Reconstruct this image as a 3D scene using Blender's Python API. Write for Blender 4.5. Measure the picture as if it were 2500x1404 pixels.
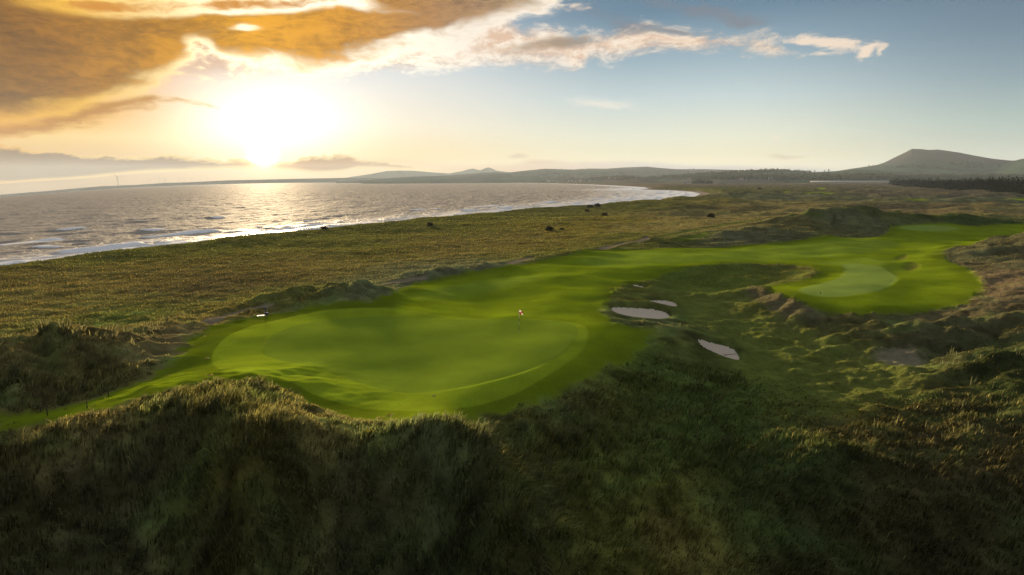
import bpy, math, random
import numpy as np
from mathutils import Matrix, Vector, Euler

# ---------------------------------------------------------------- scene, camera, light
for o in list(bpy.data.objects):
    bpy.data.objects.remove(o)
scene = bpy.context.scene
col = scene.collection
rng = np.random.default_rng(7)
random.seed(7)
R = math.radians

CAMH = 15.0                      # drone height above the first green
F = 1629.0                       # focal length in pixels of the 2500 px wide photograph
PITCH, ROLL = 9.14, -0.23
cam = bpy.data.cameras.new('camera')
cam.sensor_width = 36.0
cam.lens = 36.0 * F / 2500.0
cam.clip_start, cam.clip_end = 0.5, 60000.0
camo = bpy.data.objects.new('camera', cam)
col.objects.link(camo)
CM = Matrix.Rotation(R(90 - PITCH), 3, 'X') @ Matrix.Rotation(R(ROLL), 3, 'Z')
camo.matrix_world = Matrix.Translation((0, 0, CAMH)) @ CM.to_4x4()
scene.camera = camo

scene.view_settings.view_transform = 'Standard'
scene.view_settings.look = 'None'
scene.view_settings.exposure = 1.5
scene.view_settings.gamma = 1.0
scene.render.engine = 'CYCLES'
scene.cycles.use_denoising = True
scene.cycles.denoising_prefilter = 'NONE'
scene.cycles.max_bounces = 5
scene.cycles.diffuse_bounces = 2
scene.cycles.glossy_bounces = 2
scene.cycles.transmission_bounces = 2
scene.cycles.volume_bounces = 0
scene.cycles.transparent_max_bounces = 4


def ray(px, py):
    d = CM @ Vector(((px - 1250) / F, -(py - 702) / F, -1.0))
    return d.normalized()


def azel(px, py):
    d = ray(px, py)
    return math.degrees(math.atan2(d.x, d.y)), math.degrees(math.asin(d.z))


def atz(px, py, z):              # the point of height z seen at a pixel of the photograph
    d = ray(px, py)
    t = (z - CAMH) / d.z
    return d.x * t, d.y * t, z


def atd(px, py, dist):           # the point at a plan distance seen at a pixel
    d = ray(px, py)
    t = dist / math.hypot(d.x, d.y)
    return d.x * t, d.y * t, CAMH + d.z * t


def lin(r, g, b):
    f = lambda c: ((c / 255 + 0.055) / 1.055) ** 2.4 if c > 10 else c / 255 / 12.92
    return (f(r), f(g), f(b), 1.0)


# ---------------------------------------------------------------- node helpers
class Nodes:
    def __init__(self, tree):
        self.t = tree

    def new(self, kind, **kw):
        n = self.t.nodes.new(kind)
        for k, v in kw.items():
            setattr(n, k, v)
        return n

    def put(self, sock, v):
        if isinstance(v, bpy.types.NodeSocket):
            self.t.links.new(v, sock)
        else:
            sock.default_value = v

    def m(self, op, a, b=0.0, c=0.0, clamp=False):
        n = self.new('ShaderNodeMath', operation=op, use_clamp=clamp)
        self.put(n.inputs[0], a)
        if len(n.inputs) > 1:
            self.put(n.inputs[1], b)
        if op in ('MULTIPLY_ADD', 'SMOOTH_MIN', 'SMOOTH_MAX', 'COMPARE', 'WRAP'):
            self.put(n.inputs[2], c)
        return n.outputs[0]

    def add(self, *a):
        r = a[0]
        for x in a[1:]:
            r = self.m('ADD', r, x)
        return r

    def mul(self, *a):
        r = a[0]
        for x in a[1:]:
            r = self.m('MULTIPLY', r, x)
        return r

    def sub(self, a, b): return self.m('SUBTRACT', a, b)

    def smooth(self, v, lo, hi, to0=0.0, to1=1.0):
        n = self.new('ShaderNodeMapRange', interpolation_type='SMOOTHSTEP')
        self.put(n.inputs[0], v)
        self.put(n.inputs[1], lo); self.put(n.inputs[2], hi)
        n.inputs[3].default_value = to0; n.inputs[4].default_value = to1
        return n.outputs[0]

    def lerp(self, v, lo, hi, to0=0.0, to1=1.0):
        n = self.new('ShaderNodeMapRange')
        self.put(n.inputs[0], v)
        self.put(n.inputs[1], lo); self.put(n.inputs[2], hi)
        n.inputs[3].default_value = to0; n.inputs[4].default_value = to1
        return n.outputs[0]

    def mix(self, fac, a, b, blend='MIX'):
        n = self.new('ShaderNodeMix', data_type='RGBA', blend_type=blend)
        n.clamp_factor = True
        self.put(n.inputs[0], fac)
        self.put(n.inputs[6], a)
        self.put(n.inputs[7], b)
        return n.outputs[2]

    def noise(self, vec, scale, detail=4.0, rough=0.5, dist=0.0, lac=2.0, out=0):
        n = self.new('ShaderNodeTexNoise')
        if vec is not None:
            self.put(n.inputs['Vector'], vec)
        n.inputs['Scale'].default_value = scale
        n.inputs['Detail'].default_value = detail
        n.inputs['Roughness'].default_value = rough
        n.inputs['Lacunarity'].default_value = lac
        n.inputs['Distortion'].default_value = dist
        return n.outputs[out]

    def vec(self, x=0.0, y=0.0, z=0.0):
        n = self.new('ShaderNodeCombineXYZ')
        self.put(n.inputs[0], x); self.put(n.inputs[1], y); self.put(n.inputs[2], z)
        return n.outputs[0]

    def sep(self, v):
        n = self.new('ShaderNodeSeparateXYZ')
        self.put(n.inputs[0], v)
        return n.outputs

    def ramp(self, v, stops, interp='LINEAR'):
        n = self.new('ShaderNodeValToRGB')
        e = n.color_ramp.elements
        n.color_ramp.interpolation = interp
        while len(e) < len(stops):
            e.new(0.5)
        for i, (p, c) in enumerate(stops):
            e[i].position = p
            e[i].color = c
        self.put(n.inputs[0], v)
        return n.outputs[0]

    def curve(self, v01, pts):
        n = self.new('ShaderNodeFloatCurve')
        c = n.mapping.curves[0]
        while len(c.points) < len(pts):
            c.points.new(0.5, 0.5)
        for i, (x, y) in enumerate(pts):
            c.points[i].location = (x, y)
            c.points[i].handle_type = 'AUTO_CLAMPED'
        n.mapping.use_clip = False
        n.mapping.update()
        n.inputs[0].default_value = 1.0
        self.put(n.inputs[1], v01)
        return n.outputs[0]

    def attr(self, name, out='Color'):
        n = self.new('ShaderNodeAttribute', attribute_name=name)
        return n.outputs[out]


# ---------------------------------------------------------------- the sky
SUN_AZ, SUN_EL = azel(642, 388)
LAMP_EL = 5.0
AMB_TOP = (0.70, 0.73, 0.77, 1)
AMB_BACK = (0.085, 0.10, 0.12, 1)


def build_world():
    w = bpy.data.worlds.new('World')
    scene.world = w
    w.use_nodes = True
    t = w.node_tree
    t.nodes.clear()
    N = Nodes(t)
    d = N.new('ShaderNodeTexCoord').outputs['Generated']
    x, y, z = N.sep(d)
    az = N.mul(N.m('ARCTAN2', x, y), 180 / math.pi)
    el = N.mul(N.m('ARCSINE', z), 180 / math.pi)
    V = N.vec(az, N.mul(el, 2.0), 0.0)
    wn = N.new('ShaderNodeTexNoise')
    t.links.new(V, wn.inputs['Vector'])
    wn.inputs['Scale'].default_value = 0.16
    wn.inputs['Detail'].default_value = 3.0
    wx, wy, wz = N.sep(wn.outputs['Color'])
    az2 = N.add(az, N.mul(N.sub(wx, 0.5), 4.2))
    el2 = N.add(el, N.mul(N.sub(wy, 0.5), 1.7))
    V2 = N.vec(az2, N.mul(el2, 2.3), 3.7)
    V3 = N.vec(az2, N.mul(el2, 4.5), 8.1)
    n1 = N.sub(N.noise(V2, 0.28, 8, 0.58, 0.4), 0.5)
    n2 = N.sub(N.noise(V3, 0.11, 6, 0.55, 0.6), 0.5)
    n3 = N.sub(N.noise(V3, 0.75, 7, 0.62, 0.3), 0.5)
    n4 = N.sub(N.noise(V2, 1.25, 6, .62, .2), 0.5)
    u = N.lerp(az2, -45, 45)

    def edge(pts):               # elevation of a cloud edge along the azimuth
        q = []
        for px, py in pts:
            a, e = azel(px, py)
            q.append(((a + 45) / 90, (e + 10) / 40))
        q.sort()
        c = N.curve(u, q)
        return N.add(N.mul(c, 40.0), -10.0)

    def blob(px, py, rx, ry, rot=0.0):
        a, e = azel(px, py)
        k = 28.4
        da, de = N.sub(az2, a), N.sub(el2, e)
        c, s = math.cos(R(rot)), math.sin(R(rot))
        p = N.add(N.mul(da, c * k / rx), N.mul(de, s * k / rx))
        q = N.add(N.mul(da, -s * k / ry), N.mul(de, c * k / ry))
        r2 = N.add(N.mul(p, p), N.mul(q, q))
        return N.m('EXPONENT', N.mul(r2, -1.0))

    ua = N.lerp(az, -45, 45)

    def az_ramp(stops):          # stops given by pixel column
        return N.ramp(ua, [((azel(px, 300)[0] + 45) / 90, c) for px, c in stops])

    # clear sky: elevation ramps for three azimuths
    e01 = N.lerp(el, -2, 18)
    E = lambda e: (e + 2) / 20
    left = N.ramp(e01, [(E(-2), lin(150, 108, 72)), (E(0), lin(164, 118, 76)), (E(1.6), lin(222, 172, 106)), (E(3.2), lin(252, 214, 136)),
                        (E(4.6), lin(244, 178, 64)), (E(6.2), lin(232, 158, 42)), (E(8.5), lin(222, 145, 34)), (E(16), lin(205, 140, 50))])
    mid = N.ramp(e01, [(E(-2), lin(235, 195, 150)), (E(0.4), lin(250, 214, 160)), (E(2.2), lin(255, 226, 170)), (E(4.5), lin(255, 240, 214)),
                       (E(7.5), lin(240, 236, 228)), (E(11), lin(205, 220, 230)), (E(16), lin(120, 145, 165))])
    right = N.ramp(e01, [(E(-2), lin(214, 196, 172)), (E(0.4), lin(226, 208, 180)), (E(1.6), lin(236, 226, 188)), (E(3.6), lin(226, 228, 208)),
                         (E(6.5), lin(194, 210, 212)), (E(9.5), lin(150, 176, 190)), (E(13), lin(100, 132, 156)), (E(17), lin(80, 110, 138))])
    far = N.ramp(e01, [(E(-2), lin(176, 184, 172)), (E(1.6), lin(188, 196, 182)), (E(4), lin(166, 186, 182)), (E(7), lin(132, 156, 168)),
                       (E(10), lin(104, 130, 150)), (E(14), lin(84, 110, 134)), (E(17), lin(76, 102, 128))])
    A = lambda px: azel(px, 400)[0]
    sky = N.mix(N.smooth(N.sub(az, N.mul(N.smooth(el, 7.5, 11.5), 15.0)), A(60), A(760)), left, mid)
    sky = N.mix(N.smooth(az, A(820), A(1560)), sky, right)
    sky = N.mix(N.smooth(az, A(1750), A(2560)), sky, far)

    rim = az_ramp([(-200, lin(232, 158, 44)), (200, lin(246, 190, 66)), (430, (1.15, 0.86, 0.40, 1)), (560, (1.7, 1.42, 0.9, 1)), (900, (1.45, 1.3, 1.0, 1)),
                   (1150, (1.02, 0.92, 0.78, 1)), (1500, lin(250, 234, 214)), (1800, lin(244, 222, 196)), (2200, lin(232, 214, 196))])
    core = az_ramp([(-200, lin(100, 66, 8)), (150, lin(150, 100, 8)), (420, lin(190, 132, 4)), (620, lin(218, 156, 10)), (850, lin(204, 144, 34)),
                    (1080, lin(158, 120, 84)), (1330, lin(168, 146, 124)), (1650, lin(136, 136, 140)), (2100, lin(140, 146, 152))])

    def layer(sky, dens, rimc, corec, r0=0.02, r1=0.22, c0=0.22, c1=0.8):
        s = N.mix(N.smooth(dens, r0, r1), sky, rimc)
        return N.mix(N.smooth(dens, c0, c1), s, corec)

    # soft glow around the sun, behind the clouds
    da, de = N.sub(az, SUN_AZ + 0.4), N.sub(el, SUN_EL + 2.6)
    g = N.m('EXPONENT', N.mul(N.add(N.mul(N.m('POWER', N.mul(N.m('ABSOLUTE', da), 1 / 6.2), 2.0), 1.0),
                                    N.m('POWER', N.mul(N.m('ABSOLUTE', de), 1 / 3.0), 2.0)), -1.0))
    sky = N.mix(1.0, sky, N.mix(g, (0, 0, 0, 1), (.9, .84, .72, 1)), 'ADD')

    # band of far cloud over the hills
    top = edge([(500, 404), (700, 388), (850, 382), (960, 380), (1020, 384), (1080, 394), (1240, 396), (1300, 386), (1420, 390), (1540, 388), (1600, 394), (1800, 398),
                (1950, 402), (2080, 412), (2300, 425)])
    dG = N.sub(N.add(top, N.mul(n1, 0.5)), el)
    gc = az_ramp([(500, lin(240, 196, 130)), (1000, lin(246, 206, 152)), (1300, lin(216, 182, 152)), (1600, lin(192, 180, 176)), (2100, lin(168, 172, 178))])
    sky = N.mix(N.mul(N.smooth(dG, 0.0, 0.45), N.smooth(az, A(760), A(1300), 0.25, 0.95)), sky, gc)

    # low bank over the sea
    top = edge([(-300, 345), (0, 352), (90, 360), (200, 374), (300, 380), (400, 378), (520, 386), (590, 384), (625, 397), (645, 402), (672, 396), (740, 380), (840, 376), (880, 384), (960, 395), (1100, 420)])
    bot = edge([(-300, 470), (0, 452), (200, 436), (300, 428), (420, 420), (520, 414), (620, 413), (700, 418), (780, 424), (840, 424), (900, 415), (1100, 425)])
    cv = N.m('MINIMUM', N.add(N.sub(top, el), N.mul(n1, 0.8), N.mul(n4, .9), N.mul(n3, .4)), N.add(N.sub(el, bot), N.mul(n2, 0.6)))
    dC = N.smooth(cv, -0.05, 0.65)
    cc = az_ramp([(-100, lin(122, 80, 34)), (150, lin(124, 90, 62)), (420, lin(130, 92, 66)), (560, lin(150, 104, 60)), (640, lin(232, 172, 90)), (740, lin(166, 114, 62)), (850, lin(176, 128, 84))])
    cc = N.mix(N.smooth(N.add(n3, n1), -0.3, 0.35), cc, N.mix(1.0, cc, (1.22, 1.16, 1.08, 1), 'MULTIPLY'))
    sky = layer(sky, dC, az_ramp([(0, lin(240, 184, 84)), (400, lin(255, 220, 140)), (900, lin(255, 222, 160))]), cc, 0.0, 0.12, 0.05, 0.75)

    # thin grey clouds and wisps to the right
    dF = N.add(N.mul(blob(1690, 18, 170, 20, -12), 0.8), N.mul(blob(1510, 46, 90, 20, -18), 0.9), N.mul(blob(1560, 64, 60, 9, 0), 0.6), N.mul(blob(1800, 50, 60, 10, -8), 0.4))
    dF = N.mul(N.smooth(N.add(dF, N.mul(n1, 1.6)), 0.25, 1.0), 0.75)
    sky = N.mix(dF, sky, lin(124, 128, 138))
    dE = N.add(N.mul(blob(1965, 99, 70, 8, -6), 1.0), N.mul(blob(2062, 112, 60, 15, -14), 1.15), N.mul(blob(2125, 120, 30, 10, 30), 1.0), N.mul(blob(2166, 122, 10, 15, 0), 0.95),
               N.mul(blob(1988, 131, 44, 6, 0), 0.9), N.mul(blob(1400, 12, 70, 14, 0), 0.8), N.mul(blob(1902, 339, 14, 6, 0), 0.8))
    dE = N.mul(N.smooth(N.add(dE, N.mul(n3, 1.3), N.mul(n4, 1.6), N.mul(n1, 0.5)), 0.4, 1.3), .9)
    sky = N.mix(dE, sky, lin(246, 224, 200))
    dE2 = N.smooth(N.add(N.mul(blob(1468, 250, 95, 15, -4), 1.0), N.mul(n3, 0.9)), 0.2, 1.3)
    sky = N.mix(N.mul(dE2, 0.75), sky, lin(244, 236, 220))
    dE3 = N.smooth(N.add(blob(1925, 379, 40, 6, 0), blob(1262, 380, 34, 7, 0), N.mul(n3, 0.8)), 0.3, 1.0)
    sky = N.mix(N.mul(dE3, 0.6), sky, lin(196, 172, 152))

    # white strip running right from the main cloud
    top = edge([(950, 60), (1100, 45), (1180, 30), (1240, 52), (1290, 72), (1350, 74), (1390, 92), (1440, 84), (1480, 72), (1560, 62), (1650, 66), (1740, 80), (1800, 88), (1860, 92), (1910, 108), (1940, 124), (1990, 150), (2500, 320)])
    bot = edge([(950, 170), (1100, 160), (1180, 146), (1250, 152), (1330, 156), (1410, 164), (1450, 140), (1490, 134), (1560, 130), (1620, 124), (1700, 124), (1780, 116), (1860, 120), (1920, 128), (1950, 124), (2500, 90)])
    cv = N.m('MINIMUM', N.sub(top, el2), N.sub(el2, bot))
    dD = N.smooth(N.add(cv, N.mul(n1, 2.3), N.mul(n3, 1.2), N.mul(n4, 1.5)), -0.5, 0.9)
    dkD = N.add(N.mul(blob(1370, 108, 110, 20, 6), 1.0), N.mul(blob(1660, 74, 120, 9, -6), 0.9), N.mul(blob(1560, 80, 60, 10, 0), 0.5), N.mul(blob(1190, 110, 70, 20, 0), 0.3))
    dkD = N.smooth(N.add(dkD, N.mul(n1, 1.2), N.mul(n2, 0.6)), 0.25, 1.05)
    strip = N.mix(dkD, N.mix(N.smooth(N.add(n1, N.mul(n4, 1.2)), -0.22, 0.22), lin(226, 192, 164), rim), core)
    sky = N.mix(dD, sky, strip)

    # second cloud at the left
    top = edge([(-300, 330), (0, 288), (120, 262), (200, 244), (300, 230), (380, 234), (440, 246), (520, 262)])
    bot = edge([(-300, 390), (0, 338), (100, 324), (200, 306), (300, 280), (400, 254), (440, 248), (520, 252)])
    cv = N.m('MINIMUM', N.sub(top, el2), N.mul(N.sub(el2, bot), 0.55))
    dB = N.smooth(N.add(cv, N.mul(n1, 1.6), N.mul(n3, 0.7), N.mul(n4, .5), .2), -0.35, 1.2)
    sky = layer(sky, dB, N.mix(0.35, sky, rim), az_ramp([(-100, lin(200, 130, 30)), (200, lin(190, 128, 36)), (400, lin(198, 142, 62))]), 0.0, 0.4, 0.10, 0.80)

    # the main cloud
    low = edge([(-300, 310), (0, 262), (120, 236), (230, 208), (330, 192), (410, 168), (455, 130), (500, 112), (530, 130), (560, 152), (640, 158), (740, 160), (840, 150), (930, 132),
                (1020, 116), (1090, 110), (1150, 96), (1220, 64), (1280, 34), (1340, 4), (1420, -60), (2500, -300)])
    cv = N.sub(el2, low)
    hole = N.add(N.mul(blob(240, 10, 165, 24, 3), 2.6), N.mul(blob(620, 4, 190, 24, 5), 2.7), N.mul(blob(600, 66, 50, 11, 4), 2.2), N.mul(blob(486, 112, 30, 20, -50), 1.3),
                 N.mul(blob(860, 8, 120, 16, -4), 1.3), N.mul(blob(1120, 60, 150, 24, 10), 0.9), N.mul(blob(1000, 30, 80, 8, 0), 0.6))
    dA = N.add(N.mul(N.m('MINIMUM', cv, 2.2), 0.62), N.mul(blob(60, 205, 190, 46, 6), 1.0), N.mul(blob(430, 60, 90, 40, 0), .5), 0.12, N.mul(n1, 1.5), N.mul(n2, 0.9), N.mul(n3, 0.45), N.mul(n4, .4), N.mul(hole, -0.75))
    dA = N.smooth(dA, -0.85, 1.35)
    coreA = N.mix(N.smooth(N.add(N.mul(n1, 1.0), n2, N.mul(n4, .8), N.mul(n3, .6)), -0.36, 0.36), N.mix(1.0, core, (0.62, 0.57, 0.55, 1), 'MULTIPLY'), N.mix(1.0, core, (1.34, 1.27, 1.05, 1), 'MULTIPLY'))
    sky = layer(sky, dA, rim, coreA, 0.0, 0.34, 0.22, 0.92)

    # the sun itself, spilling over the low bank
    da, de = N.sub(az, SUN_AZ), N.sub(el, SUN_EL + 0.25)
    r2 = N.add(N.mul(da, da), N.mul(N.mul(de, de), 1.3))
    sky = N.mix(1.0, sky, N.mix(N.m('EXPONENT', N.mul(r2, -1 / 0.55)), (0, 0, 0, 1), (7.0, 5.4, 3.2, 1)), 'ADD')
    sky = N.mix(1.0, sky, N.mix(N.m('EXPONENT', N.mul(r2, -1 / 9.0)), (0, 0, 0, 1), (0.34, 0.19, 0.05, 1)), 'ADD')

    # unseen sky: ambient tones chosen to light the ground, with some physical sky
    st = N.new('ShaderNodeTexSky', sky_type='NISHITA')
    st.sun_disc = False
    st.sun_elevation = R(LAMP_EL)
    st.sun_rotation = R(SUN_AZ)
    st.air_density, st.dust_density = 1.0, 2.0
    nis = N.mix(1.0, st.outputs[0], (0.10, 0.10, 0.10, 1), 'MULTIPLY')
    over = N.mix(0.3, AMB_TOP, nis)
    back = N.mix(0.1, AMB_BACK, nis)
    sky = N.mix(N.smooth(el, 16.5, 30), sky, over)
    front = N.smooth(y, -0.25, 0.62)
    backup = N.mix(N.smooth(el, 20, 75), back, over)
    sky = N.mix(front, backup, sky)

    bg = N.new('ShaderNodeBackground')
    bg.inputs['Strength'].default_value = 2 ** -1.5
    t.links.new(sky, bg.inputs['Color'])
    out = N.new('ShaderNodeOutputWorld')
    t.links.new(bg.outputs[0], out.inputs['Surface'])
    w.cycles.sampling_method = 'MANUAL'
    w.cycles.sample_map_resolution = 1024


build_world()

sl = bpy.data.lights.new('sun', 'SUN')
sl.energy = 5.0
sl.angle = R(3.0)
sl.color = (1.0, 0.76, 0.46)
so = bpy.data.objects.new('sun', sl)
col.objects.link(so)
sd = Vector((math.sin(R(SUN_AZ)) * math.cos(R(LAMP_EL)), math.cos(R(SUN_AZ)) * math.cos(R(LAMP_EL)), math.sin(R(LAMP_EL))))
so.rotation_euler = (-sd).to_track_quat('-Z', 'Y').to_euler()
so.location = sd * 400


# ---------------------------------------------------------------- numpy noise, mesh and polygon helpers
def _hash(ix, iy, seed):
    h = (ix.astype(np.int64) * 374761393 + iy.astype(np.int64) * 668265263 + seed * 1442695041) & 0x7fffffff
    h = ((h ^ (h >> 13)) * 1274126177) & 0x7fffffff
    return (h ^ (h >> 16)) & 0xffff


def perlin(x, y, seed=0):
    xi, yi = np.floor(x), np.floor(y)
    fx, fy = x - xi, y - yi
    u = fx * fx * fx * (fx * (fx * 6 - 15) + 10)
    v = fy * fy * fy * (fy * (fy * 6 - 15) + 10)

    def g(dx, dy):
        a = _hash(xi + dx, yi + dy, seed) * (2 * math.pi / 65536)
        return np.cos(a) * (fx - dx) + np.sin(a) * (fy - dy)
    a = g(0, 0); b = g(1, 0); c = g(0, 1); d = g(1, 1)
    return (a + u * (b - a)) * (1 - v) + (c + u * (d - c)) * v


def fbm(x, y, octv=4, seed=0, gain=0.5):
    s = np.zeros_like(x); amp = 1.0; f = 1.0
    for i in range(octv):
        s += amp * perlin(x * f + 17.3 * i, y * f - 9.1 * i, seed + i)
        amp *= gain; f *= 2.0
    return s


def sstep(x, a, b):
    t = np.clip((x - a) / (b - a), 0, 1)
    return t * t * (3 - 2 * t)


def seg_dist(x, y, P, want=False):
    """distance to a polyline, and the running parameter of the nearest point"""
    best = np.full(x.shape, 1e18); par = np.zeros(x.shape)
    for i in range(len(P) - 1):
        ax, ay = P[i][:2]; bx, by = P[i + 1][:2]
        dx, dy = bx - ax, by - ay
        L = dx * dx + dy * dy + 1e-12
        t = np.clip(((x - ax) * dx + (y - ay) * dy) / L, 0, 1)
        d = (x - ax - t * dx) ** 2 + (y - ay - t * dy) ** 2
        m = d < best
        best = np.where(m, d, best)
        par = np.where(m, i + t, par)
    return np.sqrt(best), par


def poly_sd(x, y, P, margin=40.0):
    """signed distance to a closed polygon, positive inside; -margin beyond its box"""
    P = np.asarray([p[:2] for p in P])
    out = np.full(x.shape, -float(margin))
    lo, hi = P.min(0) - margin, P.max(0) + margin
    m = (x > lo[0]) & (x < hi[0]) & (y > lo[1]) & (y < hi[1])
    if not m.any():
        return out
    X, Y = x[m], y[m]
    d, _ = seg_dist(X, Y, list(P) + [P[0]])
    ins = np.zeros(X.shape, bool)
    n = len(P)
    for i in range(n):
        ax, ay = P[i]; bx, by = P[(i + 1) % n]
        if ay == by:
            continue
        c = ((ay > Y) != (by > Y)) & (X < (bx - ax) * (Y - ay) / (by - ay) + ax)
        ins ^= c
    out[m] = np.maximum(np.where(ins, d, -d), -margin)
    return out


def smooth_poly(P, it=2):
    P = [tuple(p) for p in P]
    for _ in range(it):
        q = []
        for i in range(len(P)):
            a, b = P[i], P[(i + 1) % len(P)]
            q.append(tuple(.75 * u + .25 * v for u, v in zip(a, b)))
            q.append(tuple(.25 * u + .75 * v for u, v in zip(a, b)))
        P = q
    return P


def np_mesh(name, V, faces, mats, attrs=None, fmat=None, smooth=True):
    """V n x 3; faces m x k array (or list of such arrays)"""
    me = bpy.data.meshes.new(name)
    fl = faces if isinstance(faces, list) else [faces]
    fl = [f for f in fl if len(f)]
    nl = sum(f.size for f in fl); nf = sum(len(f) for f in fl)
    me.vertices.add(len(V)); me.loops.add(nl); me.polygons.add(nf)
    me.vertices.foreach_set('co', np.ascontiguousarray(V, np.float32).ravel())
    me.loops.foreach_set('vertex_index', np.concatenate([f.ravel() for f in fl]).astype(np.int32))
    cnt = np.concatenate([np.full(len(f), f.shape[1]) for f in fl])
    me.polygons.foreach_set('loop_start', (np.cumsum(cnt) - cnt).astype(np.int32))
    me.polygons.foreach_set('use_smooth', np.full(nf, smooth))
    if fmat is not None:
        me.polygons.foreach_set('material_index', np.asarray(fmat, np.int32))
    for m in (mats if isinstance(mats, (list, tuple)) else [mats]):
        me.materials.append(m)
    for k, a in (attrs or {}).items():
        a = np.asarray(a, np.float32)
        if a.ndim == 1:
            at = me.attributes.new(k, 'FLOAT', 'POINT')
            at.data.foreach_set('value', a)
        else:
            at = me.attributes.new(k, 'FLOAT_COLOR', 'POINT')
            c = np.ones((len(V), 4), np.float32); c[:, :3] = a[:, :3]
            at.data.foreach_set('color', c.ravel())
    me.update(calc_edges=True)
    me.validate()
    return me


def link(name, me, parent=None, loc=None):
    o = bpy.data.objects.new(name, me)
    col.objects.link(o)
    if parent is not None:
        o.parent = parent
    if loc is not None:
        o.location = loc
    return o


def tag(o, label=None, cat=None, group=None, kind=None):
    if label: o['label'] = label
    if cat: o['category'] = cat
    if group: o['group'] = group
    if kind: o['kind'] = kind
    return o


def empty(name, loc=(0, 0, 0), rz=0.0):
    o = bpy.data.objects.new(name, None)
    o.empty_display_size = 0.3
    col.objects.link(o)
    o.location = loc
    o.rotation_euler = (0, 0, rz)
    return o


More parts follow.
